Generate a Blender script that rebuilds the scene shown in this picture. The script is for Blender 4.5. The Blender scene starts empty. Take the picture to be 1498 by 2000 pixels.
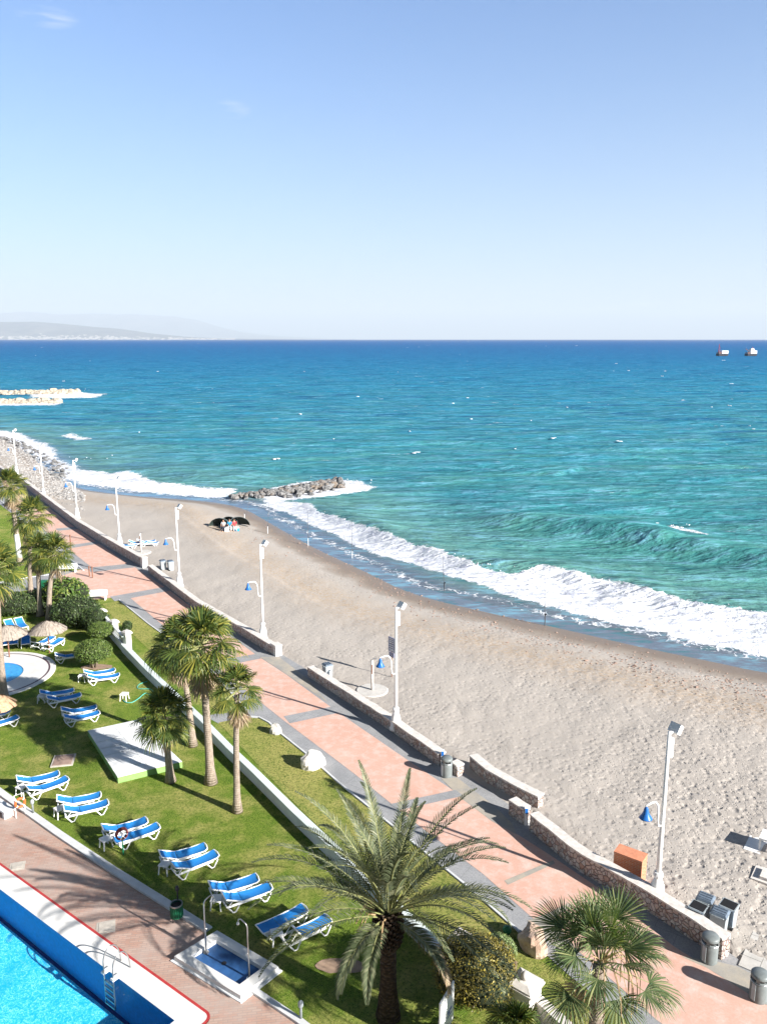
EXPO = 1.42; SKY_S = .08; SKY_TINT = (.42, .665, .95); SKY_HZ = 1.0; SKY_LOW = (3.1, 3.5, 3.85); HAZE = 3.0e-5
import bpy, math, random
import numpy as np
from mathutils import Vector, Matrix
R = math.radians
random.seed(7)
scn = bpy.context.scene
col = scn.collection
# ------------------------------------------------------------------ camera model
F = 1600.0; H = 21.0; PITCH = math.atan(338 / F)
SP, CP = math.sin(PITCH), math.cos(PITCH)
SEA = -1.0
def P(x, y, z=0.0):
    """point of the level z seen at photo pixel x, y"""
    u = (x - 749) / F; v = (y - 1000) / F
    t = (H - z) / (SP + v * CP)
    return (u * t, (CP - v * SP) * t)
def PZ(x, y, Y):
    """height (and x) of the point seen at pixel x, y that stands at distance Y"""
    u = (x - 749) / F; v = (y - 1000) / F
    t = Y / (CP - v * SP)
    return (u * t, H - t * (SP + v * CP))
def PL(pts, z=0.0): return [P(a, b, z) for a, b in pts]
# ------------------------------------------------------------------ numpy noise
_rs = np.random.RandomState(5)
_tab = _rs.rand(256, 256)
def vnoise(x, y):
    xi = np.floor(x).astype(int); yi = np.floor(y).astype(int)
    fx = x - xi; fy = y - yi
    fx = fx * fx * (3 - 2 * fx); fy = fy * fy * (3 - 2 * fy)
    a = _tab[xi % 256, yi % 256]; b = _tab[(xi + 1) % 256, yi % 256]
    c = _tab[xi % 256, (yi + 1) % 256]; d = _tab[(xi + 1) % 256, (yi + 1) % 256]
    return (a * (1 - fx) + b * fx) * (1 - fy) + (c * (1 - fx) + d * fx) * fy
def fbm(x, y, o=4):
    s = 0; a = .5; n = 0
    for i in range(o):
        s = s + a * vnoise(x * 2 ** i + 17.3 * i, y * 2 ** i + 9.1 * i); n += a; a *= .5
    return s / n
def sstep(a, b, x):
    t = np.clip((x - a) / (b - a), 0, 1); return t * t * (3 - 2 * t)
def catmull(pts, n=6):
    out = []
    q = [pts[0]] + list(pts) + [pts[-1]]
    for i in range(1, len(q) - 2):
        p0, p1, p2, p3 = map(np.array, (q[i - 1], q[i], q[i + 1], q[i + 2]))
        for k in range(n):
            t = k / n
            out.append(tuple(.5 * ((2 * p1) + (-p0 + p2) * t + (2 * p0 - 5 * p1 + 4 * p2 - p3) * t * t + (-p0 + 3 * p1 - 3 * p2 + p3) * t ** 3)))
    out.append(tuple(pts[-1])); return out
def sdist(x, y, poly):
    """signed distance to a polyline, positive on its left hand side; also the arc parameter"""
    best = np.full(x.shape, 1e9); sg = np.ones(x.shape); arc = np.zeros(x.shape); acc = 0
    for (ax, ay), (bx, by) in zip(poly[:-1], poly[1:]):
        dx, dy = bx - ax, by - ay; L = math.hypot(dx, dy)
        if L < 1e-6: continue
        t = np.clip(((x - ax) * dx + (y - ay) * dy) / (L * L), 0, 1)
        qx, qy = x - ax - t * dx, y - ay - t * dy
        d = np.hypot(qx, qy); c = dx * qy - dy * qx
        m = d < best
        best = np.where(m, d, best); sg = np.where(m, np.where(c >= 0, 1, -1), sg); arc = np.where(m, acc + t * L, arc)
        acc += L
    return best * sg, arc, acc
def inpoly(x, y, poly):
    """signed distance to a closed polygon, positive inside"""
    ins = np.zeros(x.shape, bool); n = len(poly); best = np.full(x.shape, 1e9)
    for i in range(n):
        (ax, ay), (bx, by) = poly[i], poly[(i + 1) % n]
        dx, dy = bx - ax, by - ay; L2 = dx * dx + dy * dy + 1e-12
        t = np.clip(((x - ax) * dx + (y - ay) * dy) / L2, 0, 1)
        best = np.minimum(best, np.hypot(x - ax - t * dx, y - ay - t * dy))
        if ay != by:
            c = ((ay > y) != (by > y)) & (x < (bx - ax) * (y - ay) / (by - ay) + ax)
            ins ^= c
    return np.where(ins, best, -best)
# ------------------------------------------------------------------ terrain
shore = [(-3500, 4300), (-700, 830), (-400, 480), (-210, 300), (-120, 215)] + PL([(0, 850), (60, 888), (100, 925), (140, 953), (250, 968), (400, 977), (480, 990), (540, 1025), (620, 1070), (720, 1115), (810, 1160), (960, 1195), (1100, 1225), (1250, 1260), (1400, 1290), (1498, 1312)], SEA) + [(60, 36), (140, 8)]
def chaikin(p, k=3):
    for _ in range(k):
        q = [p[0]]
        for a, b in zip(p[:-1], p[1:]): q += [(a[0] * .75 + b[0] * .25, a[1] * .75 + b[1] * .25), (a[0] * .25 + b[0] * .75, a[1] * .25 + b[1] * .75)]
        p = q + [p[-1]]
    return p
shore_s = chaikin(shore, 2)
def ground_h(x, y):
    x = np.asarray(x, float); y = np.asarray(y, float)
    s, _, _ = sdist(x, y, shore_s)
    band = np.clip(13 + (x + 15) * .3, 6, 13)
    h = np.where(s < 0, SEA * sstep(-band, band * .25, s) * 1.0, 0)
    h0 = SEA * sstep(-band, band * .25, np.zeros_like(s))
    h = np.where(s < 0, np.where(h0 != 0, h / h0 * SEA, 0), SEA - s * .07)
    h = h + .10 * np.exp(-((s + band * .8) / 2.0) ** 2)
    return np.maximum(h, -5) - .03
def _ss(a, b, x):
    t = min(1, max(0, (x - a) / (b - a))); return t * t * (3 - 2 * t)
def gh(x, y):
    best = 1e9; sg = 1
    for (ax, ay), (bx, by) in zip(shore_s[:-1], shore_s[1:]):
        dx, dy = bx - ax, by - ay; t = ((x - ax) * dx + (y - ay) * dy) / (dx * dx + dy * dy); t = 0 if t < 0 else 1 if t > 1 else t
        qx, qy = x - ax - t * dx, y - ay - t * dy; d = qx * qx + qy * qy
        if d < best: best = d; sg = 1 if dx * qy - dy * qx >= 0 else -1
    s = math.sqrt(best) * sg; band = min(13, max(6, 13 + (x + 15) * .3))
    h = SEA * _ss(-band, band * .25, s) / _ss(-band, band * .25, 0) if s < 0 else SEA - s * .07
    return max(h + .10 * math.exp(-((s + band * .8) / 2.0) ** 2), -5) - .03
def G(px, py, lift=0.0, it=5):
    z = 0.0
    for _ in range(it):
        x, y = P(px, py, z); z = gh(x, y)
    return (x, y, z + lift)
# ------------------------------------------------------------------ materials
def srgb(r, g, b):
    f = lambda c: (c / 255 / 12.92) if c <= 10 else ((c / 255 + .055) / 1.055) ** 2.4
    return (f(r), f(g), f(b))
class NT:
    def __init__(s, name):
        s.m = bpy.data.materials.new(name); s.m.use_nodes = True; s.t = s.m.node_tree
        s.b = s.t.nodes['Principled BSDF']; s.out = s.t.nodes['Material Output']
    def n(s, typ, **kw):
        nd = s.t.nodes.new(typ)
        for k, v in kw.items():
            if k in nd.inputs.keys(): nd.inputs[k].default_value = v
            else: setattr(nd, k, v)
        return nd
    def l(s, a, b): s.t.links.new(a, b)
    def coord(s, kind='Object'):
        if not hasattr(s, '_c'): s._c = s.n('ShaderNodeTexCoord')
        return s._c.outputs[kind]
    def mapv(s, scale=(1, 1, 1), rot=(0, 0, 0), src=None):
        mp = s.n('ShaderNodeMapping'); mp.inputs['Scale'].default_value = scale; mp.inputs['Rotation'].default_value = rot
        s.l(src or s.coord(), mp.inputs['Vector']); return mp.outputs[0]
    def noise(s, scale, detail=4, rough=.55, vec=None, out='Fac', dist=0):
        nd = s.n('ShaderNodeTexNoise'); nd.inputs['Scale'].default_value = scale; nd.inputs['Detail'].default_value = detail
        nd.inputs['Roughness'].default_value = rough; nd.inputs['Distortion'].default_value = dist
        s.l(vec or s.coord(), nd.inputs['Vector']); return nd.outputs[out]
    def vor(s, scale, feature='F1', vec=None, out='Distance', rnd=1.0):
        nd = s.n('ShaderNodeTexVoronoi'); nd.feature = feature; nd.inputs['Scale'].default_value = scale
        nd.inputs['Randomness'].default_value = rnd
        s.l(vec or s.coord(), nd.inputs['Vector']); return nd.outputs[out]
    def ramp(s, src, stops, interp='LINEAR'):
        nd = s.n('ShaderNodeValToRGB'); nd.color_ramp.interpolation = interp; e = nd.color_ramp.elements
        while len(e) < len(stops): e.new(.5)
        for el, (p, c) in zip(e, stops):
            el.position = p; c = (c, c, c) if isinstance(c, (int, float)) else c; el.color = (*c, 1)
        s.l(src, nd.inputs[0]); return nd.outputs[0]
    def mix(s, fac, a, b, mode='MIX'):
        nd = s.n('ShaderNodeMix'); nd.data_type = 'RGBA'; nd.blend_type = mode
        for v, i in ((fac, 0), (a, 6), (b, 7)):
            if isinstance(v, (int, float)): nd.inputs[i].default_value = v
            elif isinstance(v, tuple): nd.inputs[i].default_value = (*v, 1)
            else: s.l(v, nd.inputs[i])
        return nd.outputs[2]
    def math(s, op, a, b=0.0, clamp=False):
        nd = s.n('ShaderNodeMath'); nd.operation = op; nd.use_clamp = clamp
        for v, i in ((a, 0), (b, 1)):
            if isinstance(v, (int, float)): nd.inputs[i].default_value = v
            else: s.l(v, nd.inputs[i])
        return nd.outputs[0]
    def bump(s, h, strength=.5, dist=.05, prev=None):
        nd = s.n('ShaderNodeBump'); nd.inputs['Strength'].default_value = strength; nd.inputs['Distance'].default_value = dist
        s.l(h, nd.inputs['Height'])
        if prev is not None: s.l(prev, nd.inputs['Normal'])
        s.l(nd.outputs[0], s.b.inputs['Normal']); return nd.outputs[0]
    def base(s, c):
        if isinstance(c, tuple): s.b.inputs['Base Color'].default_value = (*c, 1)
        else: s.l(c, s.b.inputs['Base Color'])
    def set(s, rough=.8, spec=.3, metal=0):
        s.b.inputs['Roughness'].default_value = rough; s.b.inputs['Specular IOR Level'].default_value = spec; s.b.inputs['Metallic'].default_value = metal
def simple(name, c, rough=.6, var=.12, scale=6, spec=.35, metal=0, bump=0, bscale=30):
    m = NT(name); m.set(rough, spec, metal)
    nz = m.noise(scale, 5, .6)
    dark = tuple(v * (1 - var) for v in c); lite = tuple(min(1, v * (1 + var)) for v in c)
    m.base(m.ramp(nz, [(.3, dark), (.7, lite)]))
    if bump: m.bump(m.noise(bscale, 3), bump, .01)
    return m.m
M = {}
M['white_paint'] = simple('white_paint', (.78, .78, .77), .45, .05, 3)
M['white_plastic'] = simple('white_plastic', (.80, .80, .79), .4, .04, 5)
M['white_wall'] = simple('white_render', (.66, .68, .70), .85, .10, 1.5, bump=.2, bscale=25)
M['white_stone'] = simple('white_stone', (.62, .58, .54), .85, .18, 5, bump=.5, bscale=14)
M['concrete'] = simple('pale_concrete', (.50, .48, .45), .9, .14, 3, bump=.3)
M['blue_shade'] = simple('blue_enamel', (.02, .13, .42), .35, .1)
M['blue_mat'] = simple('blue_fabric', (.02, .235, .60), .75, .16, 7, bump=.2, bscale=60)
def bluemat():
    m = NT('blue_fabric'); m.set(.75, .3); oi = m.n('ShaderNodeObjectInfo'); n = m.noise(5, 4, .6)
    c = m.mix(m.ramp(n, [(.35, 0.0), (.75, .5)]), (.018, .215, .58), (.05, .30, .66)); c = m.mix(m.math('MULTIPLY', oi.outputs['Random'], .55), c, (.012, .15, .46))
    m.base(c); m.bump(m.noise(60, 2), .2, .01); return m.m
M['blue_mat'] = bluemat()
M['steel'] = simple('brushed_steel', (.5, .5, .5), .3, .05, metal=.9)
M['dark_metal'] = simple('dark_metal', (.03, .03, .035), .5)
M['grey_metal'] = simple('grey_metal', (.17, .19, .19), .45, .15, 5)
M['bin_grey'] = simple('bin_grey', (.32, .36, .38), .5, .12, 5)
M['bin_lid'] = simple('bin_lid_blue_grey', (.12, .155, .20), .45, .25, 7)
M['black'] = simple('black_rubber', (.012, .012, .013), .7)
M['green_bin'] = simple('green_plastic', (.01, .13, .06), .5, .15)
M['orange'] = simple('orange_plastic', (.75, .13, .03), .5, .1)
M['red'] = simple('faded_red', (.42, .04, .04), .6, .2)
M['green_paint'] = simple('green_paint', (.22, .38, .12), .6, .1, 4)
M['wood'] = simple('brown_wood', (.22, .10, .06), .7, .2)
M['rod'] = simple('rod_carbon', (.10, .10, .11), .4)
M['skin'] = simple('skin', (.45, .25, .17), .6, .05)
M['hair'] = simple('dark_hair', (.03, .02, .015), .8)
M['cloth_blue'] = simple('cloth_blue', (.03, .25, .45), .85)
M['cloth_white'] = simple('cloth_white', (.7, .7, .7), .85)
M['cloth_red'] = simple('cloth_red', (.5, .06, .07), .85)
M['cloth_dark'] = simple('cloth_dark', (.03, .035, .05), .85)
M['tent'] = simple('dark_green_canvas', (.02, .032, .028), .6, .2)
M['hose'] = simple('turquoise_hose', (.10, .50, .42), .5)
M['soil'] = simple('bare_soil', (.30, .21, .15), .95, .25, 4, bump=.4)
M['plate'] = simple('service_cover', (.46, .42, .37), .85, .2, 4, bump=.3)
M['rust_plate'] = simple('rusty_cover', (.30, .21, .17), .85, .3, 3)
M['sign_blue'] = simple('sign_blue', (.05, .10, .35), .5)
M['sign_board'] = simple('sign_board', (.28, .28, .38), .5)
M['kerb_white'] = simple('kerb_white', (.58, .59, .60), .8, .12, 2, bump=.2)
M['band'] = None

def leafmat(name, a, b, c, scale=2.0, trans=.25, rough=.5):
    m = NT(name); m.set(rough, .35)
    v1 = m.noise(scale, 3, .6); g = m.n('ShaderNodeNewGeometry')
    ri = g.outputs['Random Per Island']
    cc = m.mix(m.ramp(v1, [(.35, 0.0), (.65, 1.0)]), a, b)
    cc = m.mix(m.ramp(ri, [(.55, 0.0), (1.0, .8)]), cc, c)
    m.base(cc)
    tr = m.n('ShaderNodeBsdfTranslucent'); m.l(m.mix(1.0, cc, (1.3, 1.4, .5), 'MULTIPLY'), tr.inputs[0])
    mx = m.n('ShaderNodeMixShader'); mx.inputs[0].default_value = trans
    m.l(m.b.outputs[0], mx.inputs[1]); m.l(tr.outputs[0], mx.inputs[2]); m.l(mx.outputs[0], m.out.inputs[0])
    return m.m
M['fan'] = leafmat('fan_palm_leaf', (.04, .07, .018), (.10, .14, .03), (.34, .31, .06), 1.6)
M['fan_near'] = leafmat('near_fan_palm_leaf', (.05, .085, .035), (.11, .155, .06), (.32, .33, .15), 1.6)
M['date'] = leafmat('date_palm_leaflets', (.055, .072, .034), (.12, .145, .078), (.27, .27, .165), 1.2, .10)
M['dead'] = leafmat('dead_fronds', (.20, .13, .08), (.30, .22, .14), (.40, .32, .20), 3, .2)
M['stalk'] = simple('palm_stalk', (.24, .25, .10), .6, .2)
M['tan_stalk'] = simple('dry_stalk', (.42, .28, .15), .7, .2)
M['bush_dark'] = leafmat('dark_bush_leaf', (.03, .055, .018), (.055, .09, .028), (.12, .16, .05), 1.5, .15)
M['bush_mid'] = leafmat('clipped_bush_leaf', (.07, .12, .02), (.11, .17, .035), (.20, .24, .07), 3, .15)
M['bush_lite'] = leafmat('pale_bush_leaf', (.17, .24, .09), (.22, .29, .12), (.34, .38, .18), 3, .2)
M['bush_bronze'] = leafmat('bronze_bush_leaf', (.085, .075, .025), (.17, .145, .04), (.42, .34, .05), 3, .15)
M['shrub_glossy'] = leafmat('glossy_shrub_leaf', (.05, .10, .02), (.10, .17, .03), (.30, .33, .08), 3, .2)
M['twig'] = simple('grey_bark', (.30, .24, .18), .85, .2, bump=.5)
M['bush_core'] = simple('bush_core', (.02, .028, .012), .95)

def trunkmat(name, a, b, ring=9.0):
    m = NT(name); m.set(.9, .15)
    w = m.n('ShaderNodeTexWave'); w.wave_type = 'BANDS'; w.bands_direction = 'Z'; w.inputs['Scale'].default_value = ring / 3.1
    w.inputs['Distortion'].default_value = 3.5; w.inputs['Detail'].default_value = 3; m.l(m.coord(), w.inputs['Vector'])
    v = m.noise(14, 4, .6, vec=m.mapv((1, 1, .35)))
    m.base(m.mix(m.ramp(v, [(.3, 0.0), (.7, 1.0)]), a, b)); m.bump(w.outputs[1], .5, .03, m.bump(v, .6, .03))
    return m.m
M['fan_trunk'] = trunkmat('fan_palm_trunk', (.20, .155, .12), (.36, .30, .24))
def datetrunk():
    m = NT('date_palm_trunk'); m.set(.95, .1)
    v = m.vor(7.0, vec=m.mapv((1, 1, 1.7))); n = m.noise(20, 4)
    m.base(m.mix(m.ramp(v, [(.1, 0.0), (.6, 1.0)]), (.10, .07, .048), (.04, .028, .02))); m.bump(v, 1.0, .08, m.bump(n, .5, .02))
    return m.m
M['date_trunk'] = datetrunk()
def thatch():
    m = NT('thatch'); m.set(.95, .1)
    n = m.noise(9, 5, .7, vec=m.mapv((1, 1, .3))); m.base(m.ramp(n, [(.3, (.22, .18, .15)), (.7, (.46, .40, .34))])); m.bump(n, .8, .05); return m.m
M['thatch'] = thatch()
def thatch2():
    m = NT('tan_thatch'); m.set(.95, .1)
    n = m.noise(9, 5, .7); m.base(m.ramp(n, [(.3, (.33, .19, .11)), (.7, (.58, .42, .28))])); m.bump(n, .8, .05); return m.m
M['thatch_tan'] = thatch2()
def stonewall():
    m = NT('rubble_stone'); m.set(.9, .2)
    vec = m.mix(.12, m.coord(), m.noise(2.5, 2, out='Color'), 'ADD')
    e = m.vor(5.2, 'DISTANCE_TO_EDGE', vec); c = m.vor(5.2, 'F1', vec, 'Color'); sep = m.n('ShaderNodeSeparateColor'); m.l(c, sep.inputs[0])
    st = m.ramp(sep.outputs[0], [(0, (.46, .37, .34)), (.35, (.60, .53, .49)), (.6, (.40, .28, .23)), (.8, (.62, .58, .54)), (1, (.38, .37, .37))])
    st = m.mix(.35, st, m.noise(22, 4, out='Color'), 'SOFT_LIGHT')
    m.base(m.mix(m.ramp(e, [(.01, 0.0), (.06, 1.0)]), (.25, .18, .16), st)); m.bump(m.ramp(e, [(0, 0.0), (.12, 1.0)]), 1.0, .05, m.bump(m.noise(30, 3), .3, .02))
    return m.m
M['rubble'] = stonewall()
def pink():
    m = NT('pink_paving'); m.set(.85, .2)
    big = m.noise(.35, 4, .6); mid = m.noise(1.8, 6, .65); fine = m.noise(14, 3)
    c = m.ramp(big, [(.3, (.57, .34, .265)), (.7, (.62, .42, .345))])
    c = m.mix(m.ramp(mid, [(.47, 0.0), (.70, .85)]), c, (.64, .53, .475))
    c = m.mix(m.ramp(fine, [(.35, .25), (.6, 0.0)]), c, (.54, .28, .21))
    br = m.n('ShaderNodeTexBrick'); br.inputs['Scale'].default_value = 1.0; br.inputs['Brick Width'].default_value = .42; br.inputs['Row Height'].default_value = .21; br.inputs['Mortar Size'].default_value = .012
    m.l(m.mapv((1, 1, 1), (0, 0, R(34))), br.inputs['Vector'])
    c = m.mix(m.math('MULTIPLY', br.outputs['Fac'], .22), c, (.50, .30, .24))
    m.base(c); m.bump(mid, .15, .02, m.bump(br.outputs['Fac'], -.25, .01)); return m.m
M['pink'] = pink()
def greypave():
    m = NT('grey_paving'); m.set(.85, .2)
    a = m.noise(.8, 5, .6); f = m.noise(16, 4)
    c = m.ramp(a, [(.3, (.27, .275, .285)), (.7, (.37, .37, .375))]); c = m.mix(m.ramp(f, [(.4, .35), (.6, 0.0)]), c, (.15, .155, .165))
    br = m.n('ShaderNodeTexBrick'); br.inputs['Scale'].default_value = 1.0; br.inputs['Brick Width'].default_value = 1.6; br.inputs['Row Height'].default_value = 1.6; br.inputs['Mortar Size'].default_value = .012
    m.l(m.mapv((1, 1, 1), (0, 0, R(34))), br.inputs['Vector'])
    c = m.mix(m.math('MULTIPLY', br.outputs['Fac'], .35), c, (.10, .10, .10))
    m.base(c); m.bump(f, .2, .01); return m.m
M['grey'] = greypave()
def sandy_grey():
    m = NT('sand_dusted_paving'); m.set(.9, .15)
    a = m.noise(1.1, 5, .6); f = m.noise(25, 4)
    c = m.ramp(a, [(.35, (.30, .295, .28)), (.6, (.42, .375, .31))]); m.base(m.mix(m.ramp(f, [(.4, .2), (.6, 0.0)]), c, (.25, .22, .18))); m.bump(f, .3, .01); return m.m
M['dusty'] = sandy_grey()
def deck():
    m = NT('terracotta_deck'); m.set(.85, .2)
    a = m.noise(.5, 4, .6); b = m.noise(3, 5, .7)
    br = m.n('ShaderNodeTexBrick'); br.inputs['Scale'].default_value = 1.0; br.inputs['Brick Width'].default_value = .30; br.inputs['Row Height'].default_value = .10; br.inputs['Mortar Size'].default_value = .008
    br.inputs['Color1'].default_value = (.40, .245, .19, 1); br.inputs['Color2'].default_value = (.46, .33, .27, 1); br.inputs['Mortar'].default_value = (.27, .21, .19, 1)
    m.l(m.mapv((1, 1, 1), (0, 0, R(-8))), br.inputs['Vector'])
    c = m.mix(m.ramp(a, [(.42, 0.0), (.7, .7)]), br.outputs['Color'], (.42, .35, .315))
    c = m.mix(m.ramp(b, [(.5, 0.0), (.75, .5)]), c, (.52, .26, .19))
    m.base(c); m.bump(br.outputs['Fac'], -.4, .01); return m.m
M['deck'] = deck()
def coping():
    m = NT('white_coping'); m.set(.7, .3)
    a = m.noise(.9, 4, .6); f = m.noise(9, 4)
    c = m.ramp(a, [(.3, (.60, .59, .57)), (.7, (.72, .71, .69))]); m.base(m.mix(m.ramp(f, [(.6, 0.0), (.8, .3)]), c, (.5, .5, .48)))
    m.bump(f, .15, .01); return m.m
M['coping'] = coping()
def grass(name, dry):
    m = NT(name); m.set(.9, .12)
    big = m.noise(.33, 4, .62); mid = m.noise(1.5, 5, .65); fine = m.noise(8, 5, .8); blades = m.noise(17, 3, .75, vec=m.mapv((1, 2.2, 1), (0, 0, .6)))
    g1, g2, tan = (.10, .20, .016), (.20, .30, .03), (.52, .43, .165)
    c = m.mix(m.ramp(mid, [(.35, 0.0), (.7, 1.0)]), g1, g2)
    lo, hi = (.46, .62) if not dry else (.30, .54)
    patch = m.math('ADD', m.math('MULTIPLY', big, .62), m.math('MULTIPLY', mid, .38))
    c = m.mix(m.ramp(patch, [(lo, 0.0), (hi, .8 if dry else .75)]), c, tan)
    c = m.mix(m.ramp(fine, [(.38, .9), (.55, 0.0)]), c, (.045, .105, .008))
    c = m.mix(m.ramp(blades, [(.5, 0.0), (.64, .65)]), c, (.50, .55, .13))
    m.base(c); m.bump(m.math('ADD', fine, blades), 1.0, .11); return m.m
M['grass'] = grass('lawn_grass', False); M['verge'] = grass('dry_verge_grass', True)
def sand():
    m = NT('beach_sand'); m.set(.95, .1)
    at = m.n('ShaderNodeAttribute'); at.attribute_name = 'shore'
    s = at.outputs['Fac']
    big = m.noise(.12, 4, .6); mid = m.noise(1.4, 5, .65); fine = m.noise(9, 4, .65)
    rotc = m.mapv((1, 1, 1), (0, 0, R(36)))
    pits = m.vor(3.0, 'SMOOTH_F1', vec=m.mix(.18, m.coord(), m.noise(3, 2, out='Color'), 'ADD')); pits2 = m.vor(6.2, 'F1')
    drag = m.noise(.9, 4, .6, vec=m.mapv((3.5, .3, 1), (0, 0, R(52))))
    c = m.ramp(big, [(.3, (.385, .35, .315)), (.7, (.43, .39, .35))])
    c = m.mix(m.ramp(fine, [(.30, .35), (.5, 0.0)]), c, (.31, .27, .235))
    # coarse shingle line and wet sand by distance from the water
    sn = m.math('ADD', s, m.math('MULTIPLY', m.math('SUBTRACT', mid, .5), 2.4))
    sh = m.ramp(m.math('DIVIDE', m.math('ADD', sn, 20.0), 20.0), [(.34, 0.0), (.58, .7), (.68, .4), (.78, 0.0)])
    c = m.mix(m.math('MULTIPLY', sh, m.ramp(m.noise(3.2, 5, .75), [(.40, 0.0), (.62, 1.0)])), c, (.40, .28, .17))
    c = m.mix(m.math('MULTIPLY', sh, m.ramp(m.noise(6.5, 3, .7), [(.58, 0.0), (.66, .8)])), c, (.16, .11, .075))
    wet = m.ramp(m.math('DIVIDE', m.math('ADD', m.math('ADD', s, m.math('MULTIPLY', m.math('SUBTRACT', m.noise(.35, 3), .5), 3.0)), 8.0), 8.0), [(.50, 0.0), (.60, .45), (.78, .9), (.92, 1.0)])
    c = m.mix(wet, c, (.20, .155, .12))
    m.base(c)
    dry = m.math('SUBTRACT', 1.0, m.math('MULTIPLY', wet, .9))
    h = m.math('ADD', m.math('MULTIPLY', m.ramp(pits, [(.04, 0.0), (.42, 1.0)]), .8), m.math('MULTIPLY', m.ramp(pits2, [(.05, 0.0), (.3, 1.0)]), .35))
    h = m.math('ADD', h, m.math('MULTIPLY', fine, .25)); h = m.math('ADD', h, m.math('MULTIPLY', drag, .40))
    h = m.math('MULTIPLY', m.math('MULTIPLY', h, dry), .42)
    dn = m.n('ShaderNodeVectorMath'); dn.operation = 'DISTANCE'; m.l(m.coord(), dn.inputs[0]); dn.inputs[1].default_value = (15, 26, 0)
    patch = m.math('MULTIPLY', m.ramp(m.noise(.09, 3, .6), [(.35, .35), (.65, 1.0)]), m.ramp(m.math('DIVIDE', dn.outputs['Value'], 60.0), [(.05, 1.25), (.28, .75), (.7, .45)]))
    m.bump(m.math('MULTIPLY', h, patch), 1.0, .15)
    m.l(m.ramp(wet, [(.6, .95), (1.0, .30)]), m.b.inputs['Roughness'])
    return m.m
M['sand'] = sand()
def rock(name, a, b, rust=None):
    m = NT(name); m.set(.9, .2)
    n = m.noise(1.6, 5, .65); f = m.noise(7, 5, .6); oi = m.n('ShaderNodeObjectInfo'); g = m.n('ShaderNodeNewGeometry')
    c = m.mix(m.ramp(n, [(.3, 0.0), (.7, 1.0)]), a, b)
    if rust: c = m.mix(m.ramp(m.math('MULTIPLY', oi.outputs['Random'], 1.0), [(.72, 0.0), (.95, .6)]), c, rust)
    m.base(c); m.bump(f, .7, .08); return m.m
M['boulder'] = rock('breakwater_boulder', (.075, .072, .07), (.29, .285, .28), (.20, .14, .09))
M['shore_rock'] = rock('shore_rock', (.16, .155, .15), (.46, .44, .42))
M['far_rock'] = rock('far_rock', (.28, .24, .19), (.55, .48, .38))
M['white_rock'] = rock('white_rock', (.50, .46, .42), (.80, .76, .72))
M['grey_rock'] = rock('grey_rock', (.28, .27, .25), (.52, .50, .46))
M['brown_rock'] = rock('brown_rock', (.32, .20, .14), (.60, .47, .38))
def brick():
    m = NT('orange_brick'); m.set(.85, .2)
    br = m.n('ShaderNodeTexBrick'); br.inputs['Scale'].default_value = 1.0; br.inputs['Brick Width'].default_value = .24; br.inputs['Row Height'].default_value = .075; br.inputs['Mortar Size'].default_value = .008
    br.inputs['Color1'].default_value = (.50, .15, .07, 1); br.inputs['Color2'].default_value = (.56, .21, .10, 1); br.inputs['Mortar'].default_value = (.50, .34, .26, 1)
    cx = m.n('ShaderNodeSeparateXYZ'); m.l(m.coord(), cx.inputs[0]); cm = m.n('ShaderNodeCombineXYZ')
    m.l(m.math('ADD', cx.outputs[0], cx.outputs[1]), cm.inputs[0]); m.l(cx.outputs[2], cm.inputs[1]); m.l(cm.outputs[0], br.inputs['Vector'])
    m.base(br.outputs['Color']); m.bump(br.outputs['Fac'], -.5, .01); return m.m
M['brick'] = brick()
def glass():
    m = NT('screen_glass'); tr = m.n('ShaderNodeBsdfTransparent'); tr.inputs[0].default_value = (.95, .985, .96, 1)
    gl = m.n('ShaderNodeBsdfGlossy'); gl.inputs['Roughness'].default_value = .03; gl.inputs[0].default_value = (.9, 1, .95, 1)
    mx = m.n('ShaderNodeMixShader'); mx.inputs[0].default_value = .025
    m.l(tr.outputs[0], mx.inputs[1]); m.l(gl.outputs[0], mx.inputs[2]); m.l(mx.outputs[0], m.out.inputs[0]); return m.m
M['glass'] = glass()
def poolwater(name, tint, rip):
    m = NT(name); tr = m.n('ShaderNodeBsdfTransparent'); tr.inputs[0].default_value = (*tint, 1)
    gl = m.n('ShaderNodeBsdfGlossy'); gl.inputs['Roughness'].default_value = .04
    b = m.n('ShaderNodeBump'); b.inputs['Strength'].default_value = .3; b.inputs['Distance'].default_value = .06
    m.l(m.noise(rip, 3, .5, dist=.6), b.inputs['Height']); m.l(b.outputs[0], gl.inputs['Normal'])
    g = m.n('ShaderNodeNewGeometry'); dt = m.n('ShaderNodeVectorMath'); dt.operation = 'DOT_PRODUCT'; m.l(g.outputs['Incoming'], dt.inputs[0]); m.l(b.outputs[0], dt.inputs[1])
    fc = m.math('ADD', .02, m.math('MULTIPLY', .98, m.math('POWER', m.math('SUBTRACT', 1.0, m.math('ABSOLUTE', dt.outputs['Value']), True), 5.0)))
    mx = m.n('ShaderNodeMixShader'); m.l(fc, mx.inputs[0]); m.l(tr.outputs[0], mx.inputs[1]); m.l(gl.outputs[0], mx.inputs[2]); m.l(mx.outputs[0], m.out.inputs[0]); return m.m
M['pool_water'] = poolwater('pool_water', (.80, .97, 1.0), 3.0)
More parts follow.
